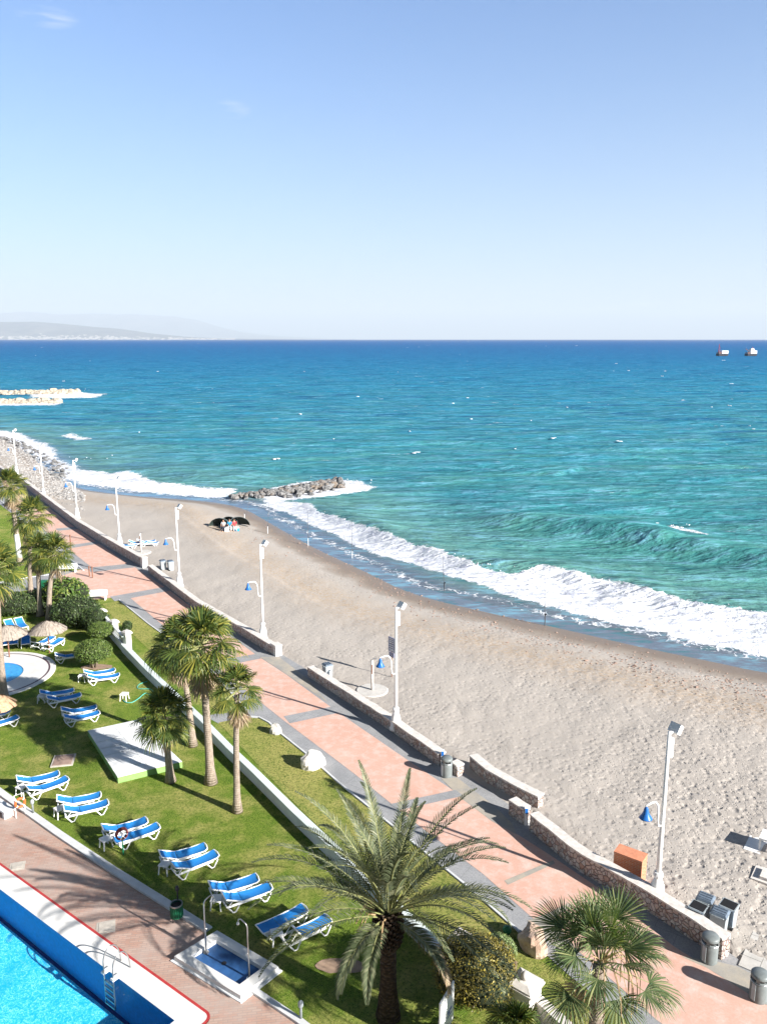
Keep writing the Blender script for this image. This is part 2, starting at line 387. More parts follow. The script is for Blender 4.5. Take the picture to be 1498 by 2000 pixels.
def poolfloor():
    m = NT('painted_pool_caustics'); m.set(.6, .3)
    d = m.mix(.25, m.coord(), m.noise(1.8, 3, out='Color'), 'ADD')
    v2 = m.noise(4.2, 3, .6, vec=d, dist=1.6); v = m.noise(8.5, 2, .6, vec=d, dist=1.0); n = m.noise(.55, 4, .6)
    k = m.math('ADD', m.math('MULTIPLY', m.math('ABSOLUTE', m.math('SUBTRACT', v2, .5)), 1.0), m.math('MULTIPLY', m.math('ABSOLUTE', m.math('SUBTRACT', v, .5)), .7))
    c = m.ramp(k, [(.0, (.75, .95, 1.0)), (.03, (.30, .80, .95)), (.08, (.07, .60, .86)), (.2, (.02, .46, .80))])  # bright caustic ripples of sunlight painted into the floor colour
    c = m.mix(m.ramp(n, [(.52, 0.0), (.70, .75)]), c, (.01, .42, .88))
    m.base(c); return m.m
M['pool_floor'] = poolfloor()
M['pool_wall'] = simple('blue_pool_tiles', (.006, .22, .58), .5, .15, 8)
M['tray_blue'] = simple('blue_tray_paint', (.03, .10, .26), .5, .3, 2.5)
M['kid_floor'] = simple('light_blue_pool_floor', (.08, .38, .75), .5, .25, 5)
def sea():
    m = NT('sea_water'); t = m.t
    a1 = m.n('ShaderNodeAttribute'); a1.attribute_name = 'shore'; s = a1.outputs['Fac']
    a2 = m.n('ShaderNodeAttribute'); a2.attribute_name = 'foam'; fo = a2.outputs['Fac']
    a3 = m.n('ShaderNodeAttribute'); a3.attribute_name = 'logd'; lg = a3.outputs['Fac']
    wind = m.noise(.016, 4, .6, vec=m.mapv((.35, 1.6, 1), (0, 0, R(-4)))); wind2 = m.noise(.09, 4, .65, vec=m.mapv((.5, 1.5, 1), (0, 0, R(-10))))
    lgn = m.math('ADD', lg, m.math('MULTIPLY', m.math('SUBTRACT', wind, .5), .16))
    c = m.ramp(lgn, [(.08, (.055, .235, .215)), (.24, (.038, .225, .275)), (.40, (.012, .18, .30)), (.54, (.002, .125, .29)), (.72, (.0, .078, .27)), (.95, (.0, .06, .24))])
    c = m.mix(m.math('MULTIPLY', m.ramp(wind2, [(.48, 0.0), (.70, .65)]), m.ramp(lg, [(.25, 1.0), (.45, 0.0)])), c, (.10, .31, .23))
    sh = m.math('DIVIDE', s, 30.0)
    c = m.mix(m.ramp(sh, [(.25, .9), (1.0, 0.0)]), c, (.14, .29, .25))
    thin = m.ramp(sh, [(.10, 1.0), (.24, 0.0)]); c = m.mix(thin, c, (.145, .165, .20))
    wv = lambda sc, r: m.noise(sc, 5, .62, vec=m.mapv((.5, 1.5, 1), (0, 0, R(r))))
    r1, r2, r3, r4 = wv(1.3, -8), wv(.42, -5), wv(.09, -4), wv(.02, -3)
    # crest highlights and trough shade of the chop painted in colour, sized by distance
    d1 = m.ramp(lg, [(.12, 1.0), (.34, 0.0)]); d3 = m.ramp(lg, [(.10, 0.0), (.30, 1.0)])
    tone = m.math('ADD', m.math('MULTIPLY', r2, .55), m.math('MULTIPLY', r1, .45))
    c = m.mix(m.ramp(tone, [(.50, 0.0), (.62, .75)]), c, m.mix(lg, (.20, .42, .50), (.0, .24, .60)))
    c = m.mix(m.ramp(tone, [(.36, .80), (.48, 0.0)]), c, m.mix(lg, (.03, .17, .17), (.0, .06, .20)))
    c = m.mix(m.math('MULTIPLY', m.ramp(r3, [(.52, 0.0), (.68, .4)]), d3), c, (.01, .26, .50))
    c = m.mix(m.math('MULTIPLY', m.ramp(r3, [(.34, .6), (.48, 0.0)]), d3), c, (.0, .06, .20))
    f1 = m.noise(.8, 6, .72, dist=.4); f2 = m.vor(1.3, 'DISTANCE_TO_EDGE', m.mix(.5, m.coord(), m.noise(.9, 3, out='Color'), 'ADD'))
    lace = m.ramp(f2, [(.0, 1.0), (.16, 0.0)])
    k = m.math('ADD', fo, m.math('MULTIPLY', m.math('SUBTRACT', f1, .5), 1.25)); k = m.math('ADD', k, m.math('MULTIPLY', lace, .16))
    cap_ = m.math('MULTIPLY', m.ramp(m.noise(.34, 6, .66, vec=m.mapv((.45, 1.3, 1), (0, 0, R(-7))), dist=.5), [(.665, 0.0), (.70, .8)]), m.ramp(m.noise(.03, 2, .5), [(.42, 0.0), (.56, 1.0)]))
    fm = m.math('MAXIMUM', m.ramp(k, [(.46, 0.0), (.62, 1.0)]), m.math('MULTIPLY', cap_, m.ramp(sh, [(.5, 0.0), (1.0, 1.0)])))
    c = m.mix(fm, c, m.ramp(m.noise(1.6, 5, .7), [(.3, (.52, .54, .66)), (.55, (.82, .84, .86))]))
    hgt = m.math('ADD', m.math('MULTIPLY', r1, .45), m.math('MULTIPLY', r2, 1.3)); hgt = m.math('ADD', hgt, m.math('MULTIPLY', r3, 4.0))
    calm = m.ramp(sh, [(.05, .10), (.35, 1.0)])
    b1 = m.bump(m.math('MULTIPLY', hgt, calm), .9, .7); b2 = m.bump(m.math('MULTIPLY', f1, fm), .55, .4, b1)
    t.nodes.remove(m.b)
    df = m.n('ShaderNodeBsdfDiffuse'); m.l(c, df.inputs[0]); m.l(b2, df.inputs['Normal'])
    gl = m.n('ShaderNodeBsdfGlossy'); gl.inputs['Roughness'].default_value = .22; m.l(b2, gl.inputs['Normal']); gl.inputs[0].default_value = (.75, .9, 1, 1)
    fr = m.n('ShaderNodeFresnel'); fr.inputs[0].default_value = 1.33; m.l(b2, fr.inputs['Normal'])
    cap = m.math('MINIMUM', fr.outputs[0], m.mix(thin, m.ramp(lg, [(.1, .10), (.5, .045)]), (.5, .5, .5))); cap = m.math('MULTIPLY', cap, m.math('SUBTRACT', 1.0, fm))
    mx = m.n('ShaderNodeMixShader'); m.l(cap, mx.inputs[0]); m.l(df.outputs[0], mx.inputs[1]); m.l(gl.outputs[0], mx.inputs[2]); m.l(mx.outputs[0], m.out.inputs[0])
    return m.m
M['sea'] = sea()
def foam():
    m = NT('sea_foam'); m.set(.9, .2); n = m.noise(2, 5, .7); m.base(m.ramp(n, [(.3, (.70, .74, .80)), (.6, (.85, .87, .88))])); m.bump(n, .8, .2); return m.m
M['foam'] = foam()
def hillm():
    m = NT('dry_hill'); m.set(.95, .1); n = m.noise(.0011, 6, .7); m.base(m.ramp(n, [(.35, (.085, .10, .12)), (.65, (.20, .195, .19))])); return m.m
M['hill'] = hillm()
M['town_white'] = simple('town_render', (.50, .46, .42), .9, .1, .01)
# ------------------------------------------------------------------ mesh builder
class MB:
    def __init__(s): s.v = []; s.f = []
    def add(s, vs, fs, mat=None):
        o = len(s.v)
        if mat is not None: vs = [tuple(mat @ Vector(p)) for p in vs]
        s.v += [tuple(p) for p in vs]; s.f += [tuple(i + o for i in f) for f in fs]; return s
    def box(s, c, d, rz=0, taper=1.0, mat=None):
        x, y, z = d[0] / 2, d[1] / 2, d[2] / 2; t = taper
        vs = [(-x, -y, -z), (x, -y, -z), (x, y, -z), (-x, y, -z), (-x * t, -y * t, z), (x * t, -y * t, z), (x * t, y * t, z), (-x * t, y * t, z)]
        ca, sa = math.cos(rz), math.sin(rz)
        vs = [(c[0] + a * ca - b * sa, c[1] + a * sa + b * ca, c[2] + e) for a, b, e in vs]
        return s.add(vs, [(0, 3, 2, 1), (4, 5, 6, 7), (0, 1, 5, 4), (1, 2, 6, 5), (2, 3, 7, 6), (3, 0, 4, 7)], mat)
    def lathe(s, prof, n=16, c=(0, 0, 0), closed=True, jit=0):
        vs = []; fs = []
        for r, z in prof:
            for k in range(n):
                a = 2 * math.pi * k / n; rr = r * (1 + random.uniform(-jit, jit)) if jit else r
                vs.append((c[0] + rr * math.cos(a), c[1] + rr * math.sin(a), c[2] + z))
        for i in range(len(prof) - 1):
            for k in range(n): fs.append((i * n + k, i * n + (k + 1) % n, (i + 1) * n + (k + 1) % n, (i + 1) * n + k))
        if closed: fs.append(tuple(range(n))[::-1]); fs.append(tuple(range((len(prof) - 1) * n, len(prof) * n)))
        return s.add(vs, fs)
    def tube(s, pts, rad, n=8, cap=True):
        pts = [Vector(p) for p in pts]; m = len(pts)
        rads = rad if isinstance(rad, (list, tuple)) else [rad] * m
        vs = []; fs = []; up = Vector((0, 0, 1)); prev = None
        for i, p in enumerate(pts):
            d = (pts[min(i + 1, m - 1)] - pts[max(i - 1, 0)]).normalized()
            if prev is None: a = d.cross(up if abs(d.z) < .95 else Vector((1, 0, 0))).normalized()
            else: a = (prev - d * prev.dot(d)).normalized()
            prev = a; b = d.cross(a)
            for k in range(n):
                t = 2 * math.pi * k / n; vs.append(p + (a * math.cos(t) + b * math.sin(t)) * rads[i])
        for i in range(m - 1):
            for k in range(n): fs.append((i * n + k, i * n + (k + 1) % n, (i + 1) * n + (k + 1) % n, (i + 1) * n + k))
        if cap: fs.append(tuple(range(n))[::-1]); fs.append(tuple(range((m - 1) * n, m * n)))
        return s.add(vs, fs)
    def ball(s, c, r, n=12, m=8, jit=0, sc=(1, 1, 1)):
        vs = [(c[0], c[1], c[2] - r * sc[2])]; fs = []
        for i in range(1, m):
            ph = -math.pi / 2 + math.pi * i / m
            for k in range(n):
                a = 2 * math.pi * k / n; rr = r * (1 + random.uniform(-jit, jit))
                vs.append((c[0] + rr * sc[0] * math.cos(ph) * math.cos(a), c[1] + rr * sc[1] * math.cos(ph) * math.sin(a), c[2] + rr * sc[2] * math.sin(ph)))
        vs.append((c[0], c[1], c[2] + r * sc[2])); e = len(vs) - 1
        for k in range(n): fs.append((0, 1 + (k + 1) % n, 1 + k)); fs.append((e, 1 + (m - 2) * n + k, 1 + (m - 2) * n + (k + 1) % n))
        for i in range(m - 2):
            for k in range(n): fs.append((1 + i * n + k, 1 + i * n + (k + 1) % n, 1 + (i + 1) * n + (k + 1) % n, 1 + (i + 1) * n + k))
        return s.add(vs, fs)
    def sheet(s, poly, z): return s.add([(a, b, z) for a, b in poly], [tuple(range(len(poly)))])
    def prism(s, poly, z0, z1):
        n = len(poly); area = sum(poly[i][0] * poly[(i + 1) % n][1] - poly[(i + 1) % n][0] * poly[i][1] for i in range(n))
        if area < 0: poly = poly[::-1]
        return s.add([(a, b, z0) for a, b in poly] + [(a, b, z1) for a, b in poly], [tuple(range(n))[::-1], tuple(range(n, 2 * n))] + [(i, (i + 1) % n, n + (i + 1) % n, n + i) for i in range(n)])
    def wall(s, line, side, th, z0, z1, off=0.0):
        a = offs(line, side * off); b = offs(line, side * (off + th)); n = len(line); vs = []; fs = []
        for p, q in zip(a, b): vs += [(*p, z0), (*p, z1), (*q, z1), (*q, z0)]
        for i in range(n - 1):
            for k in range(4):
                f = (4 * i + k, 4 * i + (k + 1) % 4, 4 * i + 4 + (k + 1) % 4, 4 * i + 4 + k); fs.append(f if side < 0 else f[::-1])
        fs.append((0, 1, 2, 3)); fs.append((4 * n - 1, 4 * n - 2, 4 * n - 3, 4 * n - 4)); return s.add(vs, fs)
    def build(s, name, mat, parent=None, smooth=False, loc=None, rz=0):
        me = bpy.data.meshes.new(name); me.from_pydata(s.v, [], s.f); me.update()
        if smooth: me.polygons.foreach_set('use_smooth', [True] * len(me.polygons))
        me.materials.append(mat)
        o = bpy.data.objects.new(name, me); col.objects.link(o)
        if parent: o.parent = parent
        if loc is not None: o.location = loc; o.rotation_euler[2] = rz
        return o
def offs(line, d):
    out = []; n = len(line)
    for i in range(n):
        a = Vector(line[max(i - 1, 0)]); b = Vector(line[min(i + 1, n - 1)]); t = (b - a).normalized(); out.append((line[i][0] - t.y * d, line[i][1] + t.x * d))
    return out
def tag(o, label=None, cat=None, group=None, kind=None):
    if label: o['label'] = label
    if cat: o['category'] = cat
    if group: o['group'] = group
    if kind: o['kind'] = kind
    return o
def thing(name, label, cat, loc=(0, 0, 0), rz=0, group=None):
    o = bpy.data.objects.new(name, None); o.empty_display_size = .3; col.objects.link(o)
    o.location = loc; o.rotation_euler = (0, 0, rz); return tag(o, label, cat, group)
def structure(o): o['kind'] = 'structure'; return o
KIDS = {}
def kids(o): return [c for c in bpy.data.objects if c.parent == o]
def copy_tree(o, parent=None):
    c = o.copy(); col.objects.link(c); c.parent = parent
    for ch in o.children: copy_tree(ch, c)
    return c
def dup(o, loc, rz, label, group=None, scale=None):
    c = copy_tree(o); c.location = loc; c.rotation_euler = (0, 0, rz); c['label'] = label
    if group: c['group'] = group
    if scale: c.scale = scale
    return c
class Once:
    """first use places the prototype itself, later uses copy it"""
    def __init__(s, maker): s.mk = maker; s.o = None
    def __call__(s, loc, rz, label, group=None, scale=None):
        if s.o is None:
            s.o = s.mk(); s.used = False; bpy.context.view_layer.update()
        if not s.used:
            s.used = True; o = s.o; o.location = loc; o.rotation_euler = (0, 0, rz); o['label'] = label
            if group: o['group'] = group
            if scale: o.scale = scale
            return o
        c = dup(s.o, loc, rz, label, group, scale)
        if not scale: c.scale = (1, 1, 1)
        return c
# ================================================================== camera, light
cam_d = bpy.data.cameras.new('camera'); cam = bpy.data.objects.new('camera', cam_d); col.objects.link(cam); scn.camera = cam
cam.location = (0, 0, H); cam.rotation_euler = (R(90) - PITCH, 0, 0)
cam_d.sensor_fit = 'HORIZONTAL'; cam_d.sensor_width = 36; cam_d.lens = 36 * F / 1498; cam_d.clip_start = .2; cam_d.clip_end = 200000
SUN_EL, SUN_AZ = R(24.5), math.atan2(.84, -.545)
sd = bpy.data.lights.new('sun', 'SUN'); so = bpy.data.objects.new('sun', sd); col.objects.link(so)
sd.energy = 5.0; sd.angle = R(.5); sd.color = (1, .955, .89)
dirv = Vector((math.sin(SUN_AZ) * math.cos(SUN_EL), math.cos(SUN_AZ) * math.cos(SUN_EL), math.sin(SUN_EL)))
so.rotation_euler = dirv.to_track_quat('Z', 'Y').to_euler()
w = bpy.data.worlds.new('World'); scn.world = w; w.use_nodes = True; nt = w.node_tree
bg = nt.nodes['Background']; sky = nt.nodes.new('ShaderNodeTexSky'); sky.sky_type = 'NISHITA'; sky.sun_disc = False
sky.sun_elevation = SUN_EL; sky.sun_rotation = SUN_AZ; sky.air_density = 1.0; sky.dust_density = .35; sky.ozone_density = 2.2; sky.altitude = 20
# a few faint wisps of cloud, laid by direction in the sky
tc = nt.nodes.new('ShaderNodeTexCoord'); sep = nt.nodes.new('ShaderNodeSeparateXYZ'); nt.links.new(tc.outputs['Generated'], sep.inputs[0])
def wm(op, a, b=0.0, c=None, clamp=False):
    nd = nt.nodes.new('ShaderNodeMath'); nd.operation = op; nd.use_clamp = clamp
    for v, i in ((a, 0), (b, 1)):
        if isinstance(v, (int, float)): nd.inputs[i].default_value = v
        else: nt.links.new(v, nd.inputs[i])
    return nd.outputs[0]
mp = nt.nodes.new('ShaderNodeMapping'); mp.inputs['Scale'].default_value = (5, 5, 42); nt.links.new(tc.outputs['Generated'], mp.inputs[0])
cn = nt.nodes.new('ShaderNodeTexNoise'); cn.inputs['Scale'].default_value = 4; cn.inputs['Detail'].default_value = 5; nt.links.new(mp.outputs[0], cn.inputs['Vector'])
def blob(px, py, sx, sz):
    u = (px - 749) / F; v = (py - 1000) / F; d = Vector((u, CP - v * SP, -SP - v * CP)).normalized()
    a = wm('DIVIDE', wm('SUBTRACT', sep.outputs[0], d.x), sx); b = wm('DIVIDE', wm('SUBTRACT', sep.outputs[2], d.z), sz)
    return wm('SUBTRACT', 1.0, wm('ADD', wm('MULTIPLY', a, a), wm('MULTIPLY', b, b)), clamp=True)
mask = blob(92, 32, .03, .010)
for q in ((452, 213, .022, .010), (1330, 603, .13, .014), (1440, 600, .06, .010)): mask = wm('MAXIMUM', mask, blob(*q))
front = wm('GREATER_THAN', sep.outputs[1], 0.0)
cf = wm('MULTIPLY', wm('MULTIPLY', mask, front), wm('MULTIPLY', wm('SUBTRACT', cn.outputs[0], .42), 4.0, clamp=True))
mixn = nt.nodes.new('ShaderNodeMix'); mixn.data_type = 'RGBA'; nt.links.new(wm('MULTIPLY', cf, .38), mixn.inputs[0])
# bright low air
hz = wm('POWER', wm('SUBTRACT', 1.0, wm('ABSOLUTE', sep.outputs[2]), clamp=True), 6.0)
mh = nt.nodes.new('ShaderNodeMix'); mh.data_type = 'RGBA'; nt.links.new(wm('MULTIPLY', hz, SKY_HZ), mh.inputs[0]); mh.inputs[7].default_value = (*SKY_LOW, 1)
hs = nt.nodes.new('ShaderNodeHueSaturation'); hs.inputs['Saturation'].default_value = .95; hs.inputs['Value'].default_value = 1.0
tn_ = nt.nodes.new('ShaderNodeMix'); tn_.data_type = 'RGBA'; tn_.blend_type = 'MULTIPLY'; tn_.inputs[0].default_value = 1; tn_.inputs[7].default_value = (*SKY_TINT, 1); nt.links.new(sky.outputs[0], tn_.inputs[6]); nt.links.new(tn_.outputs[2], mh.inputs[6]); nt.links.new(mh.outputs[2], mixn.inputs[6]); mixn.inputs[7].default_value = (5.2, 5.2, 5.3, 1)
nt.links.new(mixn.outputs[2], bg.inputs[0]); 
zn = wm('MAXIMUM', .15, wm('SUBTRACT', 1.0, wm('MULTIPLY', wm('SUBTRACT', sep.outputs[2], .37, clamp=True), 3.2))); zm = nt.nodes.new('ShaderNodeMix'); zm.data_type = 'RGBA'; zm.blend_type = 'MULTIPLY'; zm.inputs[0].default_value = 1
cz_ = nt.nodes.new('ShaderNodeCombineColor'); [nt.links.new(zn, cz_.inputs[i]) for i in range(3)]
nt.links.new(mixn.outputs[2], zm.inputs[6]); nt.links.new(cz_.outputs[0], zm.inputs[7]); nt.links.new(zm.outputs[2], bg.inputs[0])
bg.inputs[1].default_value = SKY_S
vs = scn.view_settings; vs.view_transform = 'Standard'; vs.look = 'None'; vs.gamma = 1; vs.exposure = EXPO; vs.use_curve_mapping = False
scn.cycles.max_bounces = 6; scn.cycles.transparent_max_bounces = 12; scn.cycles.volume_bounces = 0

# ================================================================== setting
# ---- beach
def grid(name, ang0, ang1, na, r0, r1, nr, fn, keep=None, mat=None, attrs=()):
    an = np.tan(np.linspace(R(ang0), R(ang1), na)); ys = np.geomspace(r0, r1, nr)
    X = (ys[:, None] * an[None, :]).ravel(); Y = np.repeat(ys, na)
    Z, at = fn(X, Y)
    idx = np.arange(nr * na).reshape(nr, na)
    q = np.stack([idx[:-1, :-1], idx[:-1, 1:], idx[1:, 1:], idx[1:, :-1]], -1).reshape(-1, 4)
    if keep is not None: k = keep(X, Y, at); q = q[k[q].all(1)]
    used, inv = np.unique(q, return_inverse=True); q = inv.reshape(-1, 4)
    V = np.stack([X, Y, Z], -1)[used]
    me = bpy.data.meshes.new(name); me.vertices.add(len(V)); me.vertices.foreach_set('co', V.astype(np.float32).ravel())
    me.loops.add(q.size); me.loops.foreach_set('vertex_index', q.astype(np.int32).ravel())
    me.polygons.add(len(q)); me.polygons.foreach_set('loop_start', np.arange(0, q.size, 4, dtype=np.int32)); me.polygons.foreach_set('loop_total', np.full(len(q), 4, np.int32))
    me.update(calc_edges=True); me.polygons.foreach_set('use_smooth', [True] * len(q))
    for k, a in at.items():
        A = me.attributes.new(k, 'FLOAT', 'POINT'); A.data.foreach_set('value', a[used].astype(np.float32))
    me.materials.append(mat); o = bpy.data.objects.new(name, me); col.objects.link(o); return o
wallbase = PL([(1480, 1930), (1408, 1877), (1371, 1850), (1251, 1773), (1125, 1700), (1031, 1622), (993, 1592), (893, 1519), (855, 1496), (764, 1429), (687, 1378), (601, 1322), (533, 1280), (473, 1243), (382, 1190), (287, 1115), (278, 1106), (206, 1066), (150, 1031), (48, 951), (0, 923)]) + [(-130, 225), (-260, 400)]
wallbase = [(14.5, 20.5), (20, 12)][::-1] + wallbase
def beach_fn(X, Y):
    z = ground_h(X, Y); s, _, _ = sdist(X, Y, shore_s)
    near = sstep(300, 60, Y)
    z = z + near * sstep(0, -8, s) * (.14 * (fbm(X * .35, Y * .35, 3) - .5) + .07 * (fbm(X * 1.6, Y * 1.6, 3) - .5))
    wl, _, _ = sdist(X, Y, wallbase)          # sea side is on the right of this line
    z = np.where(wl > -1.2, np.minimum(z, -.03), z)
    z = np.where(wl < -.6, z + .10 * sstep(-.5, -1.4, wl) * (s < -10), z)
    return z, {'shore': s, 'wl': wl}
sandm = grid('beach', -58, 58, 620, 9, 900, 560, beach_fn, lambda X, Y, a: (a['wl'] < 1.5) & (a['shore'] < 60), M['sand']); structure(sandm)

# ---- sea
foam_main = PL([(505, 985), (545, 978), (600, 985), (640, 1010), (700, 1030), (755, 1052), (850, 1083), (930, 1108), (1000, 1122), (1060, 1118), (1110, 1128), (1180, 1143), (1250, 1160), (1330, 1182), (1400, 1192), (1510, 1210), (1700, 1260), (1700, 1420), (1510, 1292), (1440, 1268), (1360, 1258), (1290, 1237), (1200, 1218), (1100, 1195), (1000, 1165), (930, 1140), (850, 1118), (800, 1098), (740, 1085), (700, 1072), (650, 1045), (600, 1022), (560, 1002)], SEA)
foam_left = PL([(-30, 838), (40, 846), (95, 870), (130, 905), (160, 915), (215, 925), (250, 918), (330, 945), (400, 952), (470, 955), (430, 972), (330, 966), (250, 958), (180, 948), (120, 935), (90, 905), (50, 880), (-30, 868)], SEA)
foam_tip = PL([(535, 952), (575, 943), (650, 936), (700, 940), (738, 948), (728, 960), (680, 964), (620, 972), (570, 978), (520, 985), (505, 978)], SEA)
foam_far = PL([(60, 770), (110, 762), (140, 764), (205, 770), (190, 776), (120, 777), (60, 776)], SEA)
foam_far2 = PL([(-60, 778), (60, 780), (125, 786), (110, 792), (-60, 792)], SEA)
foam_cap = PL([(1265, 1037), (1290, 1026), (1315, 1024), (1345, 1035), (1392, 1066), (1350, 1060), (1300, 1050)], SEA)
foam_cap2 = PL([(105, 851), (140, 846), (185, 856), (150, 860)], SEA)
crest1 = PL([(560, 968), (640, 1003), (755, 1048), (850, 1079), (930, 1104), (1060, 1116), (1180, 1140), (1330, 1178), (1510, 1206), (1700, 1250)], SEA)
crest2 = PL([(880, 1010), (960, 1018), (1050, 1030), (1150, 1043), (1240, 1058), (1330, 1073), (1400, 1084), (1510, 1098), (1640, 1120)], SEA)
crest3 = PL([(880, 905), (960, 908), (1040, 915), (1110, 925)], SEA)
crest4 = PL([(300, 905), (360, 925), (430, 935), (520, 925)], SEA)
def sea_fn(X, Y):
    n = len(X); s = np.full(n, 400.0); fo = np.full(n, 0.0); z = np.zeros(n)
    D = np.hypot(X, Y); m = (D < 460)
    x, y = X[m], Y[m]
    s[m], _, _ = sdist(x, y, shore_s)
    far = ~m; s[far] = np.minimum(400, np.maximum(200, 400)); 
    f = np.zeros(len(x))
    wob = (fbm(x * .25, y * .25, 4) - .5) * 5
    for poly, soft, gain in ((foam_main, 2.2, 1.0), (foam_left, 5.0, 1.0), (foam_tip, 3.5, .95), (foam_far, 10, 1.0), (foam_far2, 10, .9), (foam_cap, 2.4, .62), (foam_cap2, 3.5, .62)):
        dd = inpoly(x, y, poly)
        f = np.maximum(f, gain * sstep(-soft * .5, soft * .6, dd + wob * min(soft, 4) / 4 * .55))
    sf = s[m]
    # thin swash lines
    f = np.maximum(f, .42 * sstep(1.6, .2, np.abs(sf - 2.2 - 2.5 * (fbm(x * .12, y * .12, 2) - .5))))
    fo[m] = f
    # swell
    spacing = Y * .0053
    k = 0
    amp = .5 + fbm(X * .02, Y * .03, 2)
    for lam, am, ang in ((17, .17, 262), (11.3, .12, 275), (7.1, .085, 255), (4.7, .055, 281), (3.1, .035, 266), (2.1, .02, 250)):
        kx, ky = math.cos(R(ang)), math.sin(R(ang)); fade = sstep(.30, .12, spacing / lam)
        ph = (X * kx + Y * ky) * 2 * math.pi / lam + 7 * fbm(X / lam * .22 + lam, Y / lam * .22, 2)
        z += am * fade * amp * (1 - np.abs(np.sin(ph / 2)) * 2 + .27) * vnoise(X / lam * .5 + 31 * lam, Y / lam * .6) * 1.6
    z[m] *= sstep(1, 22, sf) * .95 + .05
    for line, A, front, back in ((crest1, .75, 1.6, 4.5), (crest2, 1.5, 2.3, 6.5), (crest3, .5, 3, 7), (crest4, .5, 3, 7)):
        d, arc, L = sdist(x, y, line); d = d + (fbm(x * .16, y * .16, 3) - .5) * 2.4
        prof = np.where(d > 0, np.exp(-(d / back) ** 2), np.exp(-(d / front) ** 2))
        z[m] += A * prof * sstep(0, L * .3, arc) * sstep(L, L * .97, arc) * (.75 + .5 * vnoise(x * .3, y * .3))
    z[m] += .62 * sstep(.5, 1, f) * (fbm(x * .5, y * .5, 4) - .42) * sstep(2, 10, sf) * .5
    z[m] *= sstep(-1, 3, sf) * .97 + .03
    lg = (np.log10(np.maximum(Y, 40)) - math.log10(40)) / (4.2 - math.log10(40))
    return z + SEA, {'shore': s, 'foam': fo, 'logd': lg}
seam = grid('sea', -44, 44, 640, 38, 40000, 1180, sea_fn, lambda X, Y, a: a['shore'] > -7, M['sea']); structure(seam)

# ---- lawn, deck, promenade
left_edge = [(14, 12), (11, 16.5)] + PL([(1330, 2080), (1211, 1985), (1110, 1905), (1016, 1822), (1000, 1810), (924, 1744), (800, 1643), (660, 1530), (638, 1510), (600, 1477), (550, 1437), (440, 1343), (331, 1249), (288, 1218), (232, 1172), (162, 1114), (30, 1004), (0, 977)]) + [(-120, 190), (-250, 370)]
kerb_line = [(-46, 56)] + PL([(0, 1557), (16, 1572), (107, 1634), (214, 1706), (336, 1783), (400, 1824), (487, 1942), (580, 2002)])
kl0 = PL([(0, 1557)])[0]; kl1 = PL([(580, 2002)])[0]
kdir = Vector((kl1[0] - kl0[0], kl1[1] - kl0[1])).normalized()
kerb_line = [(kl0[0] - kdir.x * 40, kl0[1] - kdir.y * 40)] + PL([(0, 1557), (107, 1634), (214, 1706), (336, 1783), (400, 1824), (487, 1939), (580, 2002)]) + [(kl1[0] + kdir.x * 9, kl1[1] + kdir.y * 9)]
lawn_poly = kerb_line + [(5, 10), (14, 10)] + left_edge[1:] + [(-300, 370), (-200, 120)]
structure(MB().sheet(lawn_poly, 0).build('lawn', M['grass']))
# pool corner geometry
pa, pb = Vector(P(0, 1739)), Vector(P(341, 1996)); pt = (pb - pa).normalized(); pn = Vector((pt.y, -pt.x))   # pn: into the pool
if pn.y > 0: pn = -pn
pool_far = pa - pt * 30
oc = Vector(P(421, 1990)); cw = abs((oc - pb).dot(pn)); cw = .5 * (cw + abs((Vector(P(0, 1685)) - pa).dot(pn)))
ocl = pb + pt * cw - pn * cw
def rounded(c, r=.35, n=5):
    out = []
    for i in range(n + 1):
        a = i / n * math.pi / 2; out.append(tuple(c - pt * r + pn * r + (-pn) * r * math.cos(a) + pt * r * math.sin(a)))
    return out
arc_o = rounded(ocl); red_w = .10
cop_out = [tuple(pool_far - pn * cw)] + arc_o + [tuple(ocl + pn * 11.5)]
deck_poly = kerb_line + [(4, 12), (-10, 2)] + cop_out[::-1]
structure(MB().sheet(deck_poly, -.002 + .006).build('pool_deck', M['deck']))
# coping (slab) and red edging line
pool_e = [tuple(pool_far), tuple(pb), tuple(pb + pn * 11.5)]
m_ = MB(); n_ = len(cop_out)
ci = [tuple(pool_far)] + [tuple(pb)] * len(arc_o) + [tuple(pb + pn * 11.5)]
co = offs(cop_out, -red_w) if True else cop_out
def ribbon(a, b, z, mb=None):
    mb = mb or MB(); o = len(mb.v); n = len(a)
    mb.v += [(*p, z) for p in a] + [(*p, z) for p in b]; mb.f += [(o + i, o + i + 1, o + n + i + 1, o + n + i) for i in range(n - 1)]; return mb
# find which side the red line goes
t1 = offs(cop_out, red_w); 
if (Vector(t1[0]) - Vector(cop_out[0])).dot(pn) < 0: t1 = offs(cop_out, -red_w)
structure(ribbon(cop_out, t1, .03).build('red_tile_line', M['red']))
structure(ribbon(t1, ci, .034).build('pool_coping', M['coping']))
